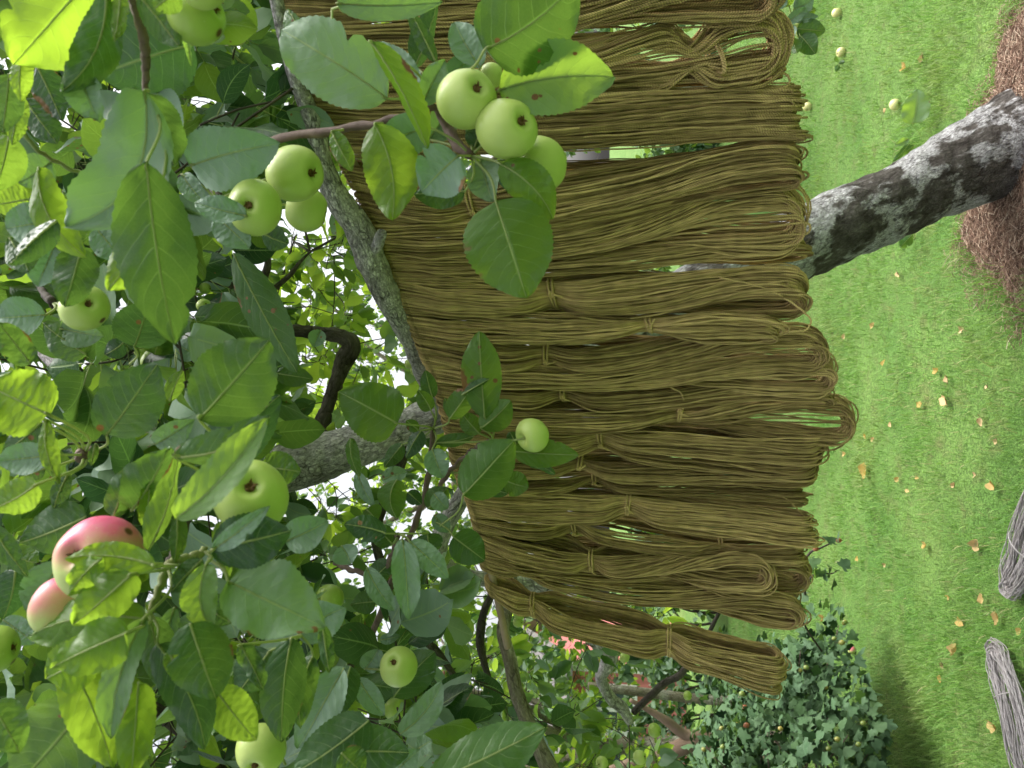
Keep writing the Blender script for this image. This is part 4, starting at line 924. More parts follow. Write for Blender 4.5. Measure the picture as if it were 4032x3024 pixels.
        bulge = .016 * np.sqrt(np.clip(1 - aa ** 2, 0, 1)) * (1 - .6 * pn[None]) * np.minimum(1, t / .1)[None]
        dep = .006 * np.sin(cph[clump][:, 3:4] + t[None] * 3.) * fade + side[None] * (h + bulge + lay[:, None] * spread * (1 - .6 * pn[None])) * 1.0 + wig2 * fade
        eL = np.cos(ang)[:, None] * e1 * 1.0 + np.sin(ang)[:, None] * e2
        eD = np.cos(ang)[:, None] * e2 - np.sin(ang)[:, None] * ax
        return c0[None] + lat[..., None] * eL[None] + dep[..., None] * eD[None], h + lay[:, None] * spread, eL, eD
    Pf, hf, eL, eD = pos(tf, -np.ones(Nf))
    Pb, hb, _, _ = pos(tf, np.ones(Nf))
    # stretch so that each loop has its own length
    ext = (lenj[:, None] * sstep((tf - .3) / .7)[None])[..., None] * down
    Pf = Pf + ext; Pb = Pb + ext
    # shorten for the round of the lower turn
    cb = (Pf[:, -1] + Pb[:, -1]) / 2; hv = (Pb[:, -1] - Pf[:, -1]) / 2; hr = np.linalg.norm(hv, axis=-1)[:, None, None]
    sh = (hr * sstep((tf - .6) / .4)[None, :, None]) * down * .95
    Pf = Pf - sh; Pb = Pb - sh; cb = (Pf[:, -1] + Pb[:, -1]) / 2
    bt = cb[:, None] - np.cos(th_b)[None, :, None] * hv[:, None] + np.sin(th_b)[None, :, None] * hr * down
    ct = (Pf[:, 0] + Pb[:, 0]) / 2; hv2 = (Pb[:, 0] - Pf[:, 0]) / 2; hr2 = np.linalg.norm(hv2, axis=-1)[:, None, None]
    tt_ = ct[:, None] + np.cos(th_t)[None, :, None] * hv2[:, None] - np.sin(th_t)[None, :, None] * hr2 * down
    P = np.concatenate([Pf, bt, Pb[:, ::-1], tt_], 1)
    mb = MB(); tin = np.clip(tint + r.randn(n) * .26 + .22 * (cph[clump, 2] / 3.14 - 1), 0, 1)
    tubes(mb, P, RR * (1 + .12 * r.randn(n, 1)) * np.ones((1, P.shape[1])), 6, ref=e1 * .5 + e2 * .5 + np.array([0, 0, .01]), tint=tin, closed=True)
    root = tag(empty(name, Cc[0]), label, 'yarn skein', 'brown yarn skeins hung on the rod')
    # stray fibres
    nf = n * 34; si = r.randint(0, n, nf); pi_ = r.randint(0, P.shape[1], nf); B = P[si, pi_]; d = unit(r.randn(nf, 3) + np.array([0, 0, -.3])); Lf = .002 + .008 * r.rand(nf) ** 2
    bend = unit(r.randn(nf, 3)) * Lf[:, None] * .4
    F = np.stack([B, B + d * (RR + Lf * .5)[:, None] + bend * .5, B + d * (RR + Lf)[:, None] + bend * 1.3], 1)
    tubes(mb, F, np.array([[.00016, .00012, .00006]]) * np.ones((nf, 1)), 3, ref=np.array([.3, .2, .9]), tint=.8)
    mb.build('strands', M['yarn'], root)
    for q_, s_ in enumerate(ties):
        tt = (s_[0] - x0) / span; c0 = np.array([np.interp(tt, tk, Cc[:, i]) for i in range(3)]); Wt = np.interp(tt, tk, Wm) / 2 / cosr + .0035
        ang = tilt * float(sstep((tt - .35) / .6)); ea = math.cos(ang) * e1 + math.sin(ang) * e2; eb = math.cos(ang) * e2 - math.sin(ang) * ax
        hh = .0055 + spread + .004; ph_ = np.linspace(0, 2 * np.pi, 29)[:-1]; tb = MB()
        sk = (r.rand() - .5) * .5
        for kk in range(2):
            ring = c0 + np.cos(ph_)[:, None] * ea * (Wt + .001 * kk) + np.sin(ph_)[:, None] * eb * hh + down * (.004 * kk + .0022 * np.sin(ph_ * 1 + kk)[:, None] + sk * Wt * np.cos(ph_)[:, None])
            tubes(tb, ring, .0018, 6, ref=down, tint=.9, closed=True)
        kx = (r.rand() - .5) * Wt; k0 = c0 - eb * (hh + .001) + ea * kx
        tubes(tb, smooth_path([k0 - ea * .004, k0 - eb * .003 + down * .003, k0 + ea * .004, k0 - eb * .004 - down * .003, k0], 16), .0021, 6, tint=.95)
        e = unit(down + ea * r.randn() * .7 - eb * .25); tubes(tb, smooth_path([k0, k0 + e * .006 - eb * .003, k0 + e * .016 + ea * .003 * r.randn()], 10), np.linspace(.0018, .0013, 10), 6, tint=1.)
        tb.build('tie', M['yarn'], root)
    for q_ in range(loops):       # loops that have slipped out of the bundle
        j = r.randint(n); tb = MB(); t0 = .80 + .1 * r.rand(); i0 = int(t0 * (Nf - 1)); p = Pf[j]
        e = unit(down * .8 + e1 * r.choice([-1, 1]) * .9 - e2 * .2); s0 = .007 + .012 * r.rand()
        a0 = p[i0]; a1 = p[Nf - 1]; pp = smooth_path([a0, (a0 + a1) / 2 + e * s0 * .5, a1 + e * s0, a1 + down * (s0 * 1.1) + e * s0 * .1, a1 + down * .002 - e * s0 * .6, (a0 + a1) / 2 - e * s0 * .4], 34)
        tubes(tb, pp, RR, 6, tint=.6); tb.build('loose_loop', M['yarn'], root)
    if tail:
        tb = MB(); pp = smooth_path([at(x, y, z0 + dz - .07) for x, y in tail], 60); pp = pp + .0006 * np.sin(np.arange(60) * 1.3)[:, None] * e1
        tubes(tb, pp, .0015, 6, tint=.9); tb.build('yarn_tail', M['yarn'], root)
    return root
SK = [
 ('brown skein cut off by the top edge of the photo', 8, 62, (771, -14, 74), (), 70, 0, 0, 0, .5, None),
 ('side-turned brown skein with a tie near its rounded end, beside the low apple leaves', 62, 46, (782, 41, 46), ((713, 56, 40),), 60, 78, 0, 0, .55, None),
 ('thin limp brown strip of yarn in the gap behind the three-apple cluster', 92, 22, (776, 70, 13), (), 20, 20, .03, 1, .35, None),
 ('broad flat brown skein behind the three apples, with one big loose loop at its corner', 124, 54, (797, 112, 54), (), 72, 0, 0, 2, .5, [(740, 88), (757, 79), (778, 73), (788, 76), (789, 84), (780, 90)]),
 ('broad brown skein tied high up under the dark leaf, loose loops at its lower end', 190, 50, (795, 165, 50), ((472, 204, 26),), 62, 0, .01, 3, .38, None),
 ('brown skein ending in a wide side-on loop right in front of the leaning trunk', 240, 36, (799, 218, 55), (), 60, 72, 0, 1, .65, None),
 ('narrow dark skein squeezed between two broad ones in front of the trunk', 266, 18, (806, 248, 17), (), 22, 30, .03, 0, .4, None),
 ('fat brown skein tied beside the round hanging leaf, long tail curling below its end', 288, 40, (801, 293, 58), ((553, 293, 24),), 66, 20, 0, 2, .6, [(720, 278), (750, 284), (775, 293), (795, 305), (808, 316), (811, 322), (806, 330), (798, 331), (788, 332)]),
 ('brown skein gathered to a point halfway down with an eye-shaped opening', 320, 30, (776, 331, 12), ((648, 324, 9),), 38, 0, -.012, 0, .55, None),
 ('brown skein with a stray knot of yarn below its tie, blunt side-on end', 347, 30, (822, 351, 37), ((546, 353, 19),), 50, 72, 0, 1, .5, None),
 ('untied brown skein with a deep rounded end, lower than its left neighbour', 368, 20, (829, 376, 28), (), 34, 66, .01, 0, .6, None),
 ('slim brown skein with a small tie and a ruffle of little loops at the end', 388, 20, (827, 397, 16), ((563, 391, 12),), 30, 20, .015, 3, .5, [(668, 382), (672, 388), (680, 392), (684, 400)]),
 ('longest brown skein, ending in an open narrow loop below all the others', 412, 26, (850, 421, 25), ((679, 413, 10),), 36, 84, .012, 0, .38, None),
 ('broad straight brown skein with one neat tie and a square-cut lower end', 440, 32, (817, 452, 41), ((600, 435, 19),), 62, 0, 0, 0, .55, None),
 ('brown skein half hidden behind the square-ended one, tied close to its top', 461, 16, (812, 471, 22), ((579, 461, 9),), 26, 0, .025, 0, .35, None),
 ('dark loose brown skein with slits of daylight, next to the pale fan', 480, 16, (803, 496, 18), ((594, 474, 9),), 24, 25, .035, 2, .3, [(720, 480), (760, 488), (785, 498), (800, 512), (806, 520)]),
 ('pale brown skein spreading like a fan from the rod to a low tie', 501, 26, (811, 530, 35), ((627, 502, 18),), 56, 24, 0, 2, .72, None),
 ('brown skein with a knotted tie high up and a second tie near its end', 520, 16, (803, 552, 24), ((574, 522, 14), (720, 549, 17)), 34, 20, .01, 0, .5, None),
 ('short brown skein whose curled loop lies on top of its neighbours', 536, 22, (768, 573, 24), ((591, 559, 13),), 34, 84, -.014, 0, .6, None),
 ('brown skein behind the short one, its rounded end showing past it', 548, 18, (805, 574, 28), (), 32, 70, .012, 0, .45, None),
 ('slanting brown skein next to the gap, with a tie near the rod', 560, 15, (799, 614, 32), ((525, 566, 13),), 42, 60, 0, 0, .5, None),
 ('slanting brown skein with sky-lit slits, between the curled loop and the gap', 555, 14, (795, 589, 26), (), 24, 75, .02, 0, .55, None),
 ('leftmost brown skein, hanging apart and slanting outwards over the gooseberry bush', 586, 15, (781, 673, 50), ((533, 606, 21), (668, 640, 30)), 60, 0, 0, 1, .62, None),
]
for i_, (lab, yt, wt_, bt_, ti_, n_, tw_, dz_, lp_, tn_, tl_) in enumerate(SK):
    skein('yarn_skein', lab, yt, wt_, bt_, ti_, n_, tw_, dz_ + (.012 if i_ % 2 else -.004), lp_, tn_ * 1.3 - .15, i_, tail=tl_)

# ------------------------------------------------------------------ crown of the tree (small leaves on shoots that start from the wood)
def twigs_and_leaves(centres, nodes, rs, leafL=(.05, .085), per=9, tone=(.15, .9), name=('shoots', 'crown'), parent=None, lookmat='leaf_far', maxd=.9, nu=4, nv=5, stemmat='twig_dark', det=True, label=None):
    sb, lb = MB(), MB(); Bs, Ds, Ns, Ls, Ws, Ts = [], [], [], [], [], []
    nodes = np.asarray(nodes) if nodes is not None and len(nodes) else None
    pool = nodes.copy() if nodes is not None else None
    for cpt in centres:
        u_ = unit(rs.randn(3) * np.array([1, 1, .35]))
        if pool is not None:
            dd = np.linalg.norm(pool - cpt, axis=1); j = int(np.argmin(dd + .0)); s0 = pool[j]; dist = dd[j]
            if dist < maxd:
                m_ = (s0 + cpt) / 2 + rs.randn(3) * .06 * dist; pp = smooth_path([s0, m_, cpt], 8)
                r0 = .0012 + .0030 * min(dist, .8)
                tubes(sb, pp, np.linspace(r0, .0013, 8), 5)
                pool = np.vstack([pool, pp[3:]]) if len(pool) < 9000 else pool
                u_ = unit(cpt - s0 + rs.randn(3) * .08)
        tn = tone[0] + (tone[1] - tone[0]) * rs.rand() ** 1.2
        k_ = max(3, int(per + rs.randn() * 2)); ln = .03 + .09 * rs.rand()
        for q_ in range(k_):
            f = rs.rand(); b = cpt + u_ * ln * (f - .5)
            az = q_ * 2.4 + rs.rand(); o = unit(np.cross(u_, [.3, .5, .8])); o2 = np.cross(u_, o)
            d = unit(np.cos(az) * o + np.sin(az) * o2 + u_ * (.2 + .9 * f) + np.array([0, 0, -.25 - .5 * rs.rand()]))
            pet = .018 + .015 * rs.rand(); b2 = b + d * pet
            Bs.append(b2); Ds.append(unit(d + np.array([0, 0, -.35 * rs.rand()]))); Ns.append(np.array([0, 0, 1.]) + rs.randn(3) * .55 + d * .1)
            L_ = leafL[0] + (leafL[1] - leafL[0]) * rs.rand(); Ls.append(L_); Ws.append(L_ * (.52 + .22 * rs.rand())); Ts.append(np.clip(tn + rs.randn() * .16, 0, 1))
            if det: tubes(sb, np.array([b, (b + b2) / 2 + [0, 0, .001], b2]), .0007, 3, mat=1)
        tubes(sb, smooth_path([cpt - u_ * ln * .5, cpt + rs.randn(3) * .004, cpt + u_ * ln * .5], 5), .0014, 5)
    n = len(Bs)
    leaf_batch(lb, np.array(Bs), np.array(Ds), np.array(Ns), np.array(Ls), np.array(Ws), np.array(Ts), nu=nu, nv=nv, fold=.05 + .3 * rs.rand(n), arch=rs.randn(n) * .07 - .04, bend=rs.randn(n) * .05, ruff=.05, twist=rs.randn(n) * .45, seed=3, cupe=rs.randn(n) * .15)
    a_ = sb.build(name[0], [M[stemmat], M['petiole']], parent); b_ = lb.build(name[1], M[lookmat], parent)
    return a_, b_
rs = np.random.RandomState(11)
def rod_x(y): return np.interp(y, rp[:, 1], rp[:, 0])
GAPS = ((285, 268, 26), (300, 292, 24), (318, 318, 24), (345, 300, 26), (322, 380, 26), (305, 400, 20), (455, 515, 14), (385, 525, 26), (365, 500, 20), (425, 450, 14), (398, 545, 14), (175, 600, 12), (40, 262, 12), (30, 190, 8))
def pick(n, z0, z1, keepf):
    out = []
    while len(out) < n:
        px = rs.uniform(-140, 720); py = rs.uniform(-160, 930); z = (z0 ** 2 + (z1 ** 2 - z0 ** 2) * rs.rand()) ** .5
        p = at(px, py, z)
        if p[2] > 4.6 or p[2] < .9: continue
        if keepf(px, py, z, p): out.append(p)
    return out
CLEAR = [(np.array([(262, -40), (293, 67), (322, 162), (358, 228), (391, 302), (413, 340), (430, 377), (446, 402)], float), 1.3), (np.array([(514, 577), (508, 607), (503, 632), (516, 690), (538, 745)], float), 1.7),
         (np.array([(575, 622), (606, 648), (601, 678), (622, 708), (655, 692), (685, 670)], float), 2.3), (np.array([(446, 411), (400, 428), (341, 449)], float), 1.66), (np.array([(350, 346), (300, 332), (345, 362), (326, 412)], float), 1.8)]
def near_wood(px, py, z):
    for pl, zl in CLEAR:
        if z > zl: continue
        a, b = pl[:-1], pl[1:]; d = b - a; q = np.array([px, py]); u = np.clip(((q - a) * d).sum(1) / (d * d).sum(1), 0, 1)
        if np.min(np.linalg.norm(a + d * u[:, None] - q, axis=1)) < 8 + 42 / z: return True
    return (px - 665) ** 2 + (py - 695) ** 2 < 45 ** 2
def keep_near(px, py, z, p):
    if near_wood(px, py, z) and rs.rand() < .93: return False
    lim = rod_x(np.clip(py, 0, 583)) - (22 if py < 420 else 55) * 1.0
    if py > 600: lim = 560 if z > 1.3 else 470
    if px > lim: return False
    for gx, gy, gr in GAPS:
        if (px - gx) ** 2 + (py - gy) ** 2 < (gr + 55 / z) ** 2 and rs.rand() < .72: return False
    if px > 300 and py < 420 and z < 1.4: return rs.rand() < .25
    if z < 1.0 and px > 250: return rs.rand() < .4
    return True
c1 = pick(120, .75, 1.15, keep_near) + pick(250, 1.15, 1.9, keep_near)
e_ = tag(twigs_and_leaves(c1, NODES, rs, (.055, .09), 8, (.05, .75), ('shoots', 'crown'), tree, 'leaf', .7, nu=8, nv=7)[0])
def keep_far(px, py, z, p):
    if near_wood(px, py, z) and rs.rand() < .95: return False
    lim = rod_x(np.clip(py, 0, 583)) + (90 if z > 2 else -10)
    if py > 600: lim = 680
    if px > lim: return False
    for gx, gy, gr in GAPS:
        if (px - gx) ** 2 + (py - gy) ** 2 < (gr + 18) ** 2 and rs.rand() < .4: return False
    return True
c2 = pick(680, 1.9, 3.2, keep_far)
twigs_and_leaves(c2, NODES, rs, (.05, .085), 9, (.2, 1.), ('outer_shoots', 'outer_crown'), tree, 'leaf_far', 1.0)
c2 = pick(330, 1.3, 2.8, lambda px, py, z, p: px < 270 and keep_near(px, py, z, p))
twigs_and_leaves(c2, NODES, rs, (.06, .09), 9, (0., .45), ('inner_shoots', 'inner_crown'), tree, 'leaf_far', 1.0)  # low tones paint the shade deep in the crown into the leaf colour
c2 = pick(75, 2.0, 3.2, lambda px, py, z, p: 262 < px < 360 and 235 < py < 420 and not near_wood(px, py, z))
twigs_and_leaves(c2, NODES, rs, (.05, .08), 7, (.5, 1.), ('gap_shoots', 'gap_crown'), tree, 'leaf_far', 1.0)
# shade of the crown behind and above the viewer
def keep_over(px, py, z, p): return True
c3 = []
while len(c3) < 110:
    p = np.array([rs.uniform(-2.2, 2.2), rs.uniform(-1.2, 1.6), rs.uniform(2.6, 3.8)])
    x_, y_, z_ = proj(p)
    if z_ > .3 and -120 < x_ < 1100 and -150 < y_ < 920: continue
    c3.append(p)
twigs_and_leaves(c3, None, rs, (.06, .09), 8, (.1, .6), ('high_shoots', 'high_crown'), tree, 'leaf_far', .5, det=False)

# ------------------------------------------------------------------ more trees behind
def back_tree(name, label, base, hgt, cr, n, seed, trunk_r=.09, mat='bark_smooth', tone=(.2, 1.), leafL=(.06, .09), per=10, cz=None, squash=1.0, leafmat='leaf_far', group='apple trees beyond the lawn'):
    r = np.random.RandomState(seed); base = np.array([base[0], base[1], gh(base[0], base[1])])
    root = tag(empty(name, base), label, 'tree', group); nodes = []
    def wd(pts, nm, sides, k_):
        mb = MB(); P = smooth_path(pts, k_); P3 = bark_tube(mb, pts, sides, k_, .07, seed)
        nodes.extend(list(P3[::2, :3])); return mb.build(nm, M[mat], root)
    top = base + np.array([r.randn() * .2, r.randn() * .2, hgt * .42])
    wd([(*(base - [0, 0, .1]), trunk_r * 1.3), (*(base * .6 + top * .4 + r.randn(3) * .04), trunk_r), (*top, trunk_r * .75)], 'trunk', 16, 40)
    cc = base + np.array([0, 0, cz if cz else hgt * .62])
    for k_ in range(7):
        a_ = k_ * 6.28 / 7 + r.rand(); e = cc + np.array([math.cos(a_) * cr * .75, math.sin(a_) * cr * .75, (hgt * .25) * r.rand() + (.1 if k_ % 2 else .5)])
        m_ = (top + e) / 2 + r.randn(3) * .15
        wd([(*top, trunk_r * .5), (*m_, trunk_r * .33), (*e, trunk_r * .1)], 'limb', 10, 26)
    cs = []
    while len(cs) < n:
        d = unit(r.randn(3)); q = d * (r.rand() ** .4); p = cc + q * np.array([cr, cr, hgt * .42 * squash])
        qx, qy, qz = proj(p)
        if (qx - 660) ** 2 + (qy - 700) ** 2 < 34 ** 2: continue
        if p[2] < .8 or np.sin(p @ [2.3, 1.7, 3.1]) * np.cos(p @ [1.1, -2.2, 2.6]) < -.45: continue
        cs.append(p)
    twigs_and_leaves(cs, nodes, r, leafL, per, tone, ('shoots', 'crown'), root, leafmat, 1.2, det=False)
    return root
back_tree('apple_tree', 'apple tree on the left behind the gooseberry bush, bright thin foliage', (-2.9, 6.2), 3.6, 1.7, 700, 31, .08, leafL=(.06, .10))
back_tree('apple_tree', 'apple tree straight behind the hanging yarn, sky glaring through its crown', (-.6, 8.4), 5.6, 2.2, 850, 32, .09, leafL=(.06, .10), cz=3.4, squash=.8)
back_tree('apple_tree', 'apple tree furthest right, seen above the branch at the top edge', (2.9, 7.2), 4.6, 2.0, 620, 33, .09, leafL=(.07, .11), cz=3.0, squash=.8)
back_tree('apple_tree', 'apple tree far left, dim behind the nearer twigs', (-5.4, 8.6), 4.6, 2.2, 620, 34, .1, leafL=(.08, .12), cz=2.7)
# small multi-stemmed tan tree behind the bush
def at_r(px, py, z, r): return (*at(px, py, z), r)
tt_root = tag(empty('small_tree', (-2.75, 5.2, 0)), 'crooked tan trunk forking low behind the gooseberry bush, nearly bare', 'tree')
mb = MB(); g0 = ground(870, 790); 
bark_tube(mb, [at_r(830, 790, 4.6, .075), at_r(770, 772, 4.8, .07), at_r(722, 748, 4.8, .065), at_r(700, 738, 4.8, .05), at_r(684, 734, 4.8, .034), at_r(668, 722, 4.8, .030), at_r(652, 712, 4.8, .022), at_r(630, 700, 4.8, .012)], 16, 60, .07, 2); mb.build('trunk', M['bark_tan'], tt_root)
mb = MB(); bark_tube(mb, [at_r(700, 738, 4.8, .045), at_r(680, 748, 4.8, .05), at_r(655, 756, 4.8, .04), at_r(610, 770, 4.8, .025)], 14, 40, .07, 3); mb.build('limb', M['bark_tan'], tt_root)

# ------------------------------------------------------------------ hedge and shrubs closing the lawn
def shrub(name, label, cat, cx, cy, rx, ry, h, n, seed, tone, L=(.05, .09), mat='leaf_far', group=None, kind=None):
    r = np.random.RandomState(seed); root = tag(empty(name, (cx, cy, 0)), label, cat, group, kind)
    cs = []
    while len(cs) < n:
        q = r.uniform(-1, 1, 3); q[2] = (q[2] + 1) / 2
        e = (abs(q[0]) ** 2.6 + abs(q[1]) ** 2.6 + q[2] ** 3)
        if e > 1 or e < .45: continue
        cs.append(np.array([cx + q[0] * rx, cy + q[1] * ry, q[2] * h * (1 + .15 * math.sin(q[0] * rx * 2.1 + seed))]))
    sb = MB()
    for k_ in range(10):
        a_ = r.rand() * 6.28; b = np.array([cx + rx * .5 * math.cos(a_), cy + ry * .4 * math.sin(a_), -.05]); tubes(sb, smooth_path([b, b + [r.randn() * .1, r.randn() * .1, h * .4], b + [r.randn() * .3, r.randn() * .3, h * .85]], 10), np.linspace(.02, .006, 10), 6)
    sb.build('stems', M['twig_dark'], root)
    twigs_and_leaves(cs, None, r, L, 11, tone, ('sprigs', 'foliage'), root, mat, det=False)
    return root
for k_, (cx, cy, rx, h, tn) in enumerate(((-6.6, 10.2, 1.7, 1.5, (.3, .9)), (-3.6, 9.6, 1.5, 1.1, (.0, .35)), (-1.1, 9.7, 1.5, 1.3, (.0, .4)), (1.5, 9.9, 1.6, 1.6, (.1, .7)), (4.4, 9.8, 1.6, 1.5, (.0, .5)), (7.4, 10.4, 1.8, 1.8, (.2, .8)))):
    shrub('shrub', ('bright shrub furthest left at the back edge of the lawn', 'low dark shrub at the back edge of the lawn, left of the yarn gap', 'dark shrub at the back edge of the lawn, seen through the gap between skeins', 'mixed green shrub at the back of the lawn, behind the broad flat skein', 'dark shrub at the back of the lawn, behind the low apple twig', 'tall shrub furthest right at the back of the lawn')[k_], 'shrub', cx, cy, rx, .8, h, 230, 60 + k_, tn, (.08, .13), group='shrubs at the back of the lawn')

# ------------------------------------------------------------------ red shed
def boxm(mb, x0, x1, y0, y1, z0, z1, mat=0):
    v = [(x, y, z) for x in (x0, x1) for y in (y0, y1) for z in (z0, z1)]
    mb.add(v, [(0, 1, 3, 2), (4, 6, 7, 5), (0, 4, 5, 1), (2, 3, 7, 6), (0, 2, 6, 4), (1, 5, 7, 3)], None, None, .5, mat)
m, t = mat_new('red_boards'); N = NT(t); p = N.obj()
wv = N.n('ShaderNodeTexWave', wave_type='BANDS', bands_direction='X'); wv.inputs['Scale'].default_value = 2.2; N.l(p, wv.inputs[0])
N.out(N.pbsdf(N.mix(N.noise(p, 6, 4), (.46, .13, .13), (.56, .20, .19)), .8, N.bump(wv.outputs[0], .8, .02))); M['red'] = m
M['white'] = simple('white_trim', (.72, .72, .7), .6, (.6, .6, .58), 8)
M['tiles'] = simple('roof_tiles', (.16, .15, .15), .8, (.22, .2, .19), 6)
M['glass'] = simple('window_glass', (.05, .07, .08), .08, None, spec=.8)
def shed():
    sx, sy, w_, d_, h_ = -7.6, 13.2, 2.6, 2.6, 2.15
    root = tag(empty('red_shed', (sx, sy, 0)), 'red wooden shed with white corner boards far behind the gooseberry bush', 'shed')
    mb = MB(); boxm(mb, sx, sx + w_, sy, sy + d_, -.1, h_); ym = sy + d_ / 2
    for xx, o in ((sx, 0), (sx + w_, 1)): mb.add([(xx, sy, h_), (xx, sy + d_, h_), (xx, ym, h_ + .9)], None, [(0, 1, 2)])
    mb.build('wall', M['red'], root, smooth=False)
    mb = MB()
    for s_ in (-1, 1):
        a = (ym, h_ + .96); b = (ym + s_ * (d_ / 2 + .35), h_ - .18); q = []
        for xx in (sx - .3, sx + w_ + .3):
            q += [(xx, a[0], a[1]), (xx, b[0], b[1]), (xx, b[0], b[1] + .1), (xx, a[0], a[1] + .12)]
        mb.add(q, [(0, 1, 2, 3), (4, 7, 6, 5), (0, 4, 5, 1), (1, 5, 6, 2), (2, 6, 7, 3), (3, 7, 4, 0)])
    mb.build('roof', M['tiles'], root, smooth=False)
    for xx in (sx - .03, sx + w_ - .09): mb = MB(); boxm(mb, xx, xx + .12, sy - .04, sy + .08, 0, h_); mb.build('corner_board', M['white'], root, smooth=False)
    for xx in (sx + .3, sx + 1.4):
        mb = MB(); boxm(mb, xx, xx + .08, sy - .05, sy + .02, .85, 1.75); boxm(mb, xx + .82, xx + .9, sy - .05, sy + .02, .85, 1.75); boxm(mb, xx + .08, xx + .82, sy - .05, sy + .02, .85, .93); boxm(mb, xx + .08, xx + .82, sy - .05, sy + .02, 1.67, 1.75); boxm(mb, xx + .42, xx + .48, sy - .045, sy + .02, .93, 1.67)
        f = mb.build('window', M['white'], root, smooth=False); mb = MB(); boxm(mb, xx + .08, xx + .82, sy - .012, sy + .03, .93, 1.67); mb.build('pane', M['glass'], f, smooth=False)
shed()
g = ground(760, 700); mb = MB()
bark_tube(mb, [(*(at(790, 705, 6.4)), .045), (*(at(700, 699, 6.4)), .042), (*(at(650, 693, 6.4)), .040), (*(at(588, 686, 6.4)), .035)], 12, 30, .03, 5)
tag(mb.build('wooden_post', M['bark_smooth']), 'weathered grey-brown post standing between the bush and the red shed', 'post')

# ------------------------------------------------------------------ gooseberry bush
def lobed(mb, B, D, Nn, Sz, tint, r):
    "three-lobed leaves, n at once"
    n = len(B); D = unit(D); Nn = unit(Nn - (Nn * D).sum(-1, keepdims=True) * D); S_ = np.cross(D, Nn)
    ang = np.radians([180, 128, 100, 74, 52, 36, 20, 0, -20, -36, -52, -74, -100, -128])
    rad = np.array([.10, .42, .50, .36, .62, .50, .66, .78, .66, .50, .62, .36, .50, .42])
    rr = rad[None] * (1 + .10 * r.randn(n, len(rad))); A = np.broadcast_to(ang, rr.shape)
    x = rr * np.sin(A); y = rr * np.cos(A) + .35; zc = -.22 * (rr ** 2) + .08 * r.randn(n, len(rad)) * rr - .25 * np.abs(x) * (r.rand(n, 1) - .3)
    P = B[:, None] + Sz[:, None, None] * (x[..., None] * S_[:, None] + y[..., None] * D[:, None] + zc[..., None] * Nn[:, None])
    c0 = (B + Sz[:, None] * .3 * D)[:, None]; V = np.concatenate([c0, P], 1); m_ = len(rad)
    tr = np.array([(0, 1 + (k + 1) % m_, 1 + k) for k in range(m_)])
    mb.add(V.reshape(-1, 3), None, (tr[None] + (np.arange(n) * (m_ + 1))[:, None, None]).reshape(-1, 3), None, np.repeat(tint, m_ + 1))
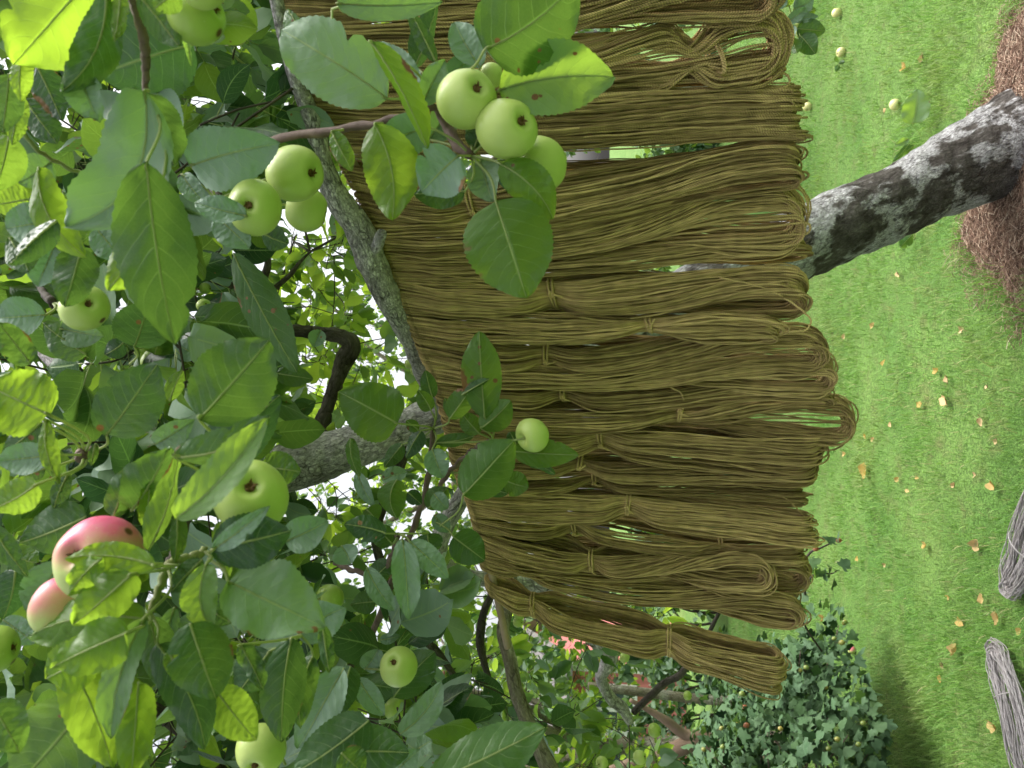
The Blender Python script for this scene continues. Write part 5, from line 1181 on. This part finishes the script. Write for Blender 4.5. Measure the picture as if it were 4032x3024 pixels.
def gooseberry():
    r = np.random.RandomState(77); cx, cy = -2.36, 3.86; rx, ry, h = 1.0, .92, .95
    root = tag(empty('gooseberry_bush', (cx, cy, 0)), 'dense gooseberry bush with small lobed leaves and yellow-green berries on the lawn', 'bush')
    def surf(n, lo=.72, hi=1.06):
        az = r.rand(n) * 6.283; el = np.arcsin(r.rand(n) * 1.1 - .1); q = np.stack([np.cos(az) * np.cos(el), np.sin(az) * np.cos(el), np.sin(el)], -1)
        lump = 1 + .09 * np.sin(az * 5 + 1) * np.cos(el * 4) + .06 * np.sin(az * 11 + el * 7)
        sc = (lo + (hi - lo) * r.rand(n) ** .7) * lump
        z = .30 * h + q[:, 2] * h * .72 * sc
        tap = np.where(z < .3 * h, .90 + .10 * np.clip(z / (.3 * h), 0, 1), 1)
        return np.stack([cx + q[:, 0] * rx * sc * tap, cy + q[:, 1] * ry * sc * tap, np.maximum(z, .05 + .05 * r.rand(n))], -1), q
    sb = MB()
    for k in range(46):
        P_, q_ = surf(1, .85, 1.05); b = np.array([cx + r.randn() * .12, cy + r.randn() * .12, -.03]); m_ = b * .45 + P_[0] * .55 + np.array([0, 0, .22])
        tubes(sb, smooth_path([b, m_, P_[0]], 14), np.linspace(.009, .002, 14), 6)
    for pts in ([(930, 1330), (890, 1240), (840, 1140), (800, 1110)],):
        pass
    sb.build('stems', M['twig'], root)
    lb = MB(); P_, q_ = surf(7500); n = len(P_)
    D = unit(q_ * .7 + r.randn(n, 3) * .55 + np.array([0, 0, -.35])); Nn = unit(q_ * .8 + np.array([0, 0, .75]) + r.randn(n, 3) * .38)
    lobed(lb, P_, D, Nn, .040 + .028 * r.rand(n), np.clip(.30 + .22 * r.randn(n), 0, 1), r)
    lb.build('foliage', M['bush_leaf'], root)
    m2, t2 = mat_new('gooseberry_skin'); N = NT(t2); 
    x = N.n('ShaderNodeBsdfPrincipled'); N.l(N.ramp(N.attr(), [(0, (.16, .22, .05)), (.6, (.32, .25, .06)), (1, (.32, .09, .05))]), x.inputs['Base Color']); x.inputs['Roughness'].default_value = .3; x.inputs['Subsurface Weight'].default_value = .2; x.inputs['Subsurface Scale'].default_value = .006; N.out(x.outputs[0]); M['goose'] = m2
    meshes = []
    for tn in (.05, .3, .5, .65, .95):
        mb = MB(); rr = .0105; u = np.linspace(0, np.pi, 9); v = np.linspace(0, 6.283, 13)[:-1]; U, Vv = np.meshgrid(u, v, indexing='ij')
        P = np.stack([rr * np.sin(U) * np.cos(Vv), rr * np.sin(U) * np.sin(Vv), rr * 1.15 * np.cos(U)], -1).reshape(-1, 3)
        i = np.arange(8)[:, None]; j = np.arange(12)[None]; j2 = (j + 1) % 12; mb.add(P, np.stack([i * 12 + j, (i + 1) * 12 + j, (i + 1) * 12 + j2, i * 12 + j2], -1).reshape(-1, 4), None, None, tn)
        tubes(mb, np.array([[0, 0, -rr * 1.1], [0, 0, -rr * 1.35], [0, 0, -rr * 1.6]]), np.array([.002, .0015, .0004]), 5, mat=1); tubes(mb, np.array([[0, 0, rr * 1.1], [.001, 0, rr * 1.6], [.002, 0, rr * 2.4]]), .0006, 4, mat=1)
        o = mb.build('berry', [M['goose'], M['calyx']]); meshes.append(o.data); bpy.data.objects.remove(o)
    k = 0
    while k < 96:
        P_, q_ = surf(1, 1.0, 1.12)
        if q_[0] @ FW > .1: continue
        o = bpy.data.objects.new('berry', meshes[r.choice(5, p=[.3, .25, .2, .18, .07])]); COL.objects.link(o); o.location = P_[0]; s_ = .8 + .5 * r.rand(); o.scale = (s_, s_, s_); o.rotation_euler = r.randn(3) * .4
        bpy.context.view_layer.update(); o.parent = root; o.matrix_parent_inverse = root.matrix_world.inverted(); k += 1
gooseberry()
# arching gooseberry shoots over the lawn
def shoot(label, pts, zz, leaves, seed, berries=()):
    r = np.random.RandomState(seed); P = smooth_path([at(*c(9, x, y), z) for (x, y), z in zip(pts, zz)], 30)
    root = tag(empty('gooseberry_shoot', P[0]), label, 'shoot', 'shoots arching out of the gooseberry bush'); mb = MB(); tubes(mb, P, np.linspace(.006, .002, 30), 6); mb.build('stem', M['twig_dark'], root)
    lb = MB(); B = np.array([at(*c(9, x, y), z) for (x, y, z) in leaves]); n = len(B)
    lobed(lb, B, unit(r.randn(n, 3) + [0, -.3, -.5]), unit(r.randn(n, 3) * .5 + [0, -.6, .7]), .045 + .02 * r.rand(n), np.clip(.5 + .3 * r.randn(n), 0, 1), r); lb.build('foliage', M['bush_leaf'], root)
    for (x, y, z) in berries:
        src = [m_ for m_ in bpy.data.meshes if m_.name.startswith('berry')][-1]; o = bpy.data.objects.new('berry', src); COL.objects.link(o); o.location = at(*c(9, x, y), z); bpy.context.view_layer.update(); o.parent = root; o.matrix_parent_inverse = root.matrix_world.inverted()
shoot('dark shoot with few leaves curving out beneath the leftmost upright skeins', [(900, 900), (820, 785), (770, 690), (720, 560), (690, 440)], [3.6, 3.4, 3.3, 3.3, 3.3], [(780, 590, 3.3), (800, 605, 3.3), (760, 640, 3.3), (735, 520, 3.3), (720, 640, 3.3)], 5)
shoot('leafy green shoot sticking out below the yarn', [(790, 560), (800, 480), (860, 400), (960, 400), (1000, 380)], [3.3, 3.2, 3.1, 3.1, 3.1], [(860, 370, 3.1), (910, 385, 3.1), (960, 400, 3.1), (990, 370, 3.1), (970, 460, 3.1), (830, 410, 3.1), (800, 460, 3.2), (1020, 370, 3.1), (870, 400, 3.1)], 6)
shoot('reddish thorny shoot tip with small berries below the pale fan skein', [(780, 330), (830, 260), (890, 235), (960, 200), (1000, 170)], [3.2, 3.15, 3.1, 3.1, 3.1], [(830, 215, 3.1), (920, 190, 3.1), (1000, 150, 3.1), (810, 340, 3.1)], 7, [(862, 240, 3.1), (1012, 185, 3.1)])

# ------------------------------------------------------------------ windfall apples, fallen leaves, weeds, grey skeins on the grass
def windfall(n, x, y, rC, label, mat='windfall', seed=0):
    px, py = c(n, x, y); p = ground(px, py, .02); z = proj(p)[2]; r = rC * K * z / F_PX
    root_p = np.array([p[0], p[1], gh(p[0], p[1]) + r * .8]); mb = MB(); a = np.random.RandomState(seed).randn(3); a[2] = abs(a[2]) * .4
    apple_mesh(mb, np.zeros(3), r, a, seed); o = mb.build('windfall_apple', [M[mat], M['calyx'], M['petiole']]); o.location = root_p
    tag(o, label, 'apple', 'windfall apples on the lawn')
windfall(7, 1000, 82, 32, 'yellow windfall apple on the grass nearest the low leafy twig', 'windfall', 1)
windfall(7, 1030, 338, 32, 'pale windfall apple lying by a small green sprig', 'windfall', 2)
windfall(7, 812, 690, 30, 'small yellow windfall apple just beyond the broad flat skein', 'windfall', 3)
windfall(7, 1380, 678, 38, 'pale windfall apple beside the big sucker leaf', 'windfall', 4)
windfall(9, 1082, 895, 26, 'red windfall apple at the foot of the gooseberry bush', 'apple_pink', 5)
DRY = [(7, 1415, 440, 50, .75, 'curled yellow and brown'), (7, 1520, 375, 42, .1, 'dark brown'), (7, 1300, 716, 22, .2, 'tiny brown'), (8, 1225, 450, 32, .5, 'pale yellow'), (8, 1300, 690, 28, .95, 'bright yellow small'), (8, 1650, 735, 42, .9, 'yellow'), (8, 1700, 940, 62, .2, 'large pinkish brown'), (8, 1545, 962, 36, .9, 'yellow stalked'), (8, 1810, 480, 38, .0, 'dark red-brown curled'),
 (8, 1185, 1390, 66, 1.0, 'large bright yellow'), (8, 1385, 1445, 30, .7, 'orange-yellow'), (8, 1445, 1520, 26, .4, 'pinkish'), (8, 1890, 1425, 34, .05, 'brown'), (8, 1990, 1490, 50, .6, 'tan stalked'), (8, 1345, 1090, 26, .1, 'small brown'), (8, 1395, 118, 30, .1, 'brown curled'), (8, 1718, 795, 32, .05, 'red-brown'), (8, 1958, 845, 34, .0, 'blackish'),
 (8, 1918, 1075, 36, .05, 'crumpled brown'), (8, 1035, 520, 26, .1, 'thin brown'), (8, 1236, 1190, 26, .4, 'small rusty'), (8, 1040, 1285, 30, .6, 'whitish'), (8, 2015, 1205, 26, .1, 'small dark'), (8, 1510, 1437, 22, .75, 'small yellow'), (8, 1750, 1480, 28, .15, 'dull brown'), (8, 1185, 1170, 26, .9, 'lime yellow'),
 (9, 1550, 210, 46, .85, 'yellow cone-shaped'), (9, 1880, 205, 66, .3, 'long rolled pinkish'), (9, 1695, 550, 34, .7, 'thin curled yellow'), (9, 1915, 560, 44, .5, 'tan'), (9, 2010, 690, 62, .55, 'big stalked tan'), (9, 1770, 715, 58, .85, 'orange-yellow folded'), (9, 1730, 888, 60, .5, 'torn tan and red'), (9, 2160, 775, 40, .9, 'yellow speckled'),
 (9, 1635, 1080, 30, .95, 'small yellow'), (9, 1645, 990, 26, .0, 'small dark red'), (9, 1992, 1390, 66, .55, 'large veined tan'), (9, 908, 690, 36, .6, 'whitish far'), (9, 1130, 302, 22, .95, 'tiny yellow'), (9, 1295, 345, 24, .2, 'tiny tan'), (9, 2185, 1550, 40, .1, 'brown edge-cut')]
WHERE = {7: 'right of the trunk', 8: 'in the middle of the lawn', 9: 'on the left of the lawn'}
KIN = []
for k_, (n_, x, y, sC, tn, desc) in enumerate(DRY):
    px, py = c(n_, x, y); p = ground(px, py, .03); z = proj(p)[2]; L_ = max(sC * 1.6 * K * z / F_PX, .02); r = np.random.RandomState(k_ + 5)
    mb = MB(); a_ = r.rand() * 6.28; d = np.array([math.cos(a_), math.sin(a_), .1 * r.randn()]); nn = np.array([r.randn() * .35, -.35 + r.randn() * .3, 1.])
    leaf_batch(mb, -d[None] * L_ / 2, d[None], nn[None], L_, L_ * (.55 + .2 * r.rand()), tn, 14, 9, .3, -.10 - .12 * r.rand(), .08 * r.randn(), .03, .09, k_, cupe=.7 * r.rand() + .2)
    V = mb.v[0].reshape(15, 9, 3); tubes(mb, np.array([V[0, 4] - d * L_ * .35 + [0, 0, .006], V[0, 4] - d * L_ * .1, V[2, 4]]), .0009, 5, mat=1)
    o = mb.build('fallen_leaf', [M['dry_leaf'], M['calyx'] if tn < .5 else M['petiole']]); zmin = min(v.co.z for v in o.data.vertices)
    o.location = (p[0], p[1], gh(p[0], p[1]) + .018 - zmin * .6)
    KIN.append((p, desc, o))
for k_, (p, desc, o) in enumerate(KIN):
    j = min((i for i in range(len(KIN)) if i != k_), key=lambda i: np.linalg.norm(KIN[i][0] - p)); q = KIN[j]
    side = 'right' if p[0] > q[0][0] else 'left'
    tag(o, '%s fallen leaf on the grass, %s of the %s one' % (desc, side, q[1]), 'fallen leaf', 'fallen leaves on the lawn')

def weed(label, specs, base, seed):
    root = tag(empty('sucker_shoot', base), label, 'plant')
    for (b, t_, w_, tn, sd_) in specs: leaf(root, b, t_, w_, tn, sd_, 0, spur=list(base), ruff=.04)
    return root
b0 = ground(*c(7, 1520, 960), .01)
zz = proj(b0)[2]
weed('pale green sucker with one large sunlit leaf, on the grass beside the trunk', [((7, 1490, 805, zz - .16), (7, 1520, 575, zz - .2), 165, .75, 'T'), ((7, 1470, 930, zz - .08), (7, 1360, 1050, zz - .1), 40, .35, 'U'), ((7, 1460, 900, zz - .12), (7, 1375, 940, zz - .12), 50, .6, 'T'), ((7, 1500, 940, zz - .08), (7, 1430, 1000, zz - .08), 40, .4, 'U')], b0, 1)
b0 = ground(*c(7, 1480, 1560), .01); zz = proj(b0)[2]
weed('small pale sucker leaf on the grass left of the trunk', [((7, 1490, 1520, zz - .1), (7, 1410, 1600, zz - .12), 80, .35, 'U'), ((7, 1500, 1500, zz - .1), (7, 1400, 1540, zz - .12), 40, .6, 'T')], b0, 2)
b0 = ground(*c(7, 1010, 420), .01); zz = proj(b0)[2]
weed('tiny grey-green sprig on the grass near two windfall apples', [((7, 1010, 420, zz - .15), (7, 990, 465, zz - .2), 35, .3, 'U'), ((7, 1010, 410, zz - .15), (7, 1050, 400, zz - .2), 25, .3, 'U'), ((7, 1005, 400, zz - .15), (7, 990, 365, zz - .2), 25, .3, 'U')], b0, 3)

def ground_skein(label, a, b, wC, n, seed, off=0.):
    r = np.random.RandomState(seed); A = ground(*c(9, *a), .03); B = ground(*c(9, *b), .03); A[2] = B[2] = 0; ax = B - A; L = np.linalg.norm(ax); ax /= L; la = np.cross([0, 0, 1.], ax)
    z = proj(A)[2]; Wd = wC * K * z / F_PX * 1.3
    m_ = 150; th = np.linspace(0, 2 * np.pi, m_, endpoint=False); P = np.zeros((n, m_, 3))
    for k in range(n):
        f = .22 + .78 * r.rand(); wob = sum((.0055 / (q + 1)) * np.sin(th * (q + 2) + r.rand() * 6.28) for q in range(6))
        cx_ = np.cos(th); cx_ = np.sign(cx_) * np.abs(cx_) ** .8; sy = np.sin(th); sy = np.sign(sy) * np.abs(sy) ** .75
        u = L / 2 * (1 - .22 * (1 - f) + .03 * r.randn()) * cx_; v = Wd / 2 * f * sy + .018 * np.sin(cx_ * 3 + seed) + wob + .3 * Wd * .2 * r.randn() * np.sin(th / 1) * 0
        cxy = (A + B) / 2 + u[:, None] * ax + v[:, None] * la
        zz_ = .030 + .022 * r.rand() + .007 * np.sin(th * 3 + r.rand() * 6) + .004 * np.sin(th * 9 + r.rand() * 6)
        P[k] = cxy; P[k, :, 2] = gh(cxy[:, 0], cxy[:, 1]) + zz_
    mb = MB(); tubes(mb, P, .0017, 6, ref=np.array([0, 0, 1.]), tint=np.clip(.5 + .25 * r.randn(n), 0, 1), closed=True)
    root = tag(empty('grey_skein', ((A + B) / 2)), label, 'yarn skein', 'grey yarn skeins lying on the grass'); mb.build('strands', M['yarn_grey'], root)
    tb = MB(); q0 = A + ax * L * .35; ph_ = np.linspace(0, 6.283, 25)[:-1]; ring = q0 + np.cos(ph_)[:, None] * la * Wd * .42 + np.array([0, 0, .045]) + np.sin(ph_)[:, None] * np.array([0, 0, .030]); tubes(tb, ring, .0018, 6, ref=ax, tint=.9, closed=True); tb.build('tie', M['yarn_grey'], root)
ground_skein('light grey skein on the grass, nearer the middle of the lawn', (2095, 505), (2500, -420), 215, 52, 1)
ground_skein('darker grey skein on the grass at the lower left, loop end towards the lawn', (2035, 835), (2330, 1930), 235, 56, 2)
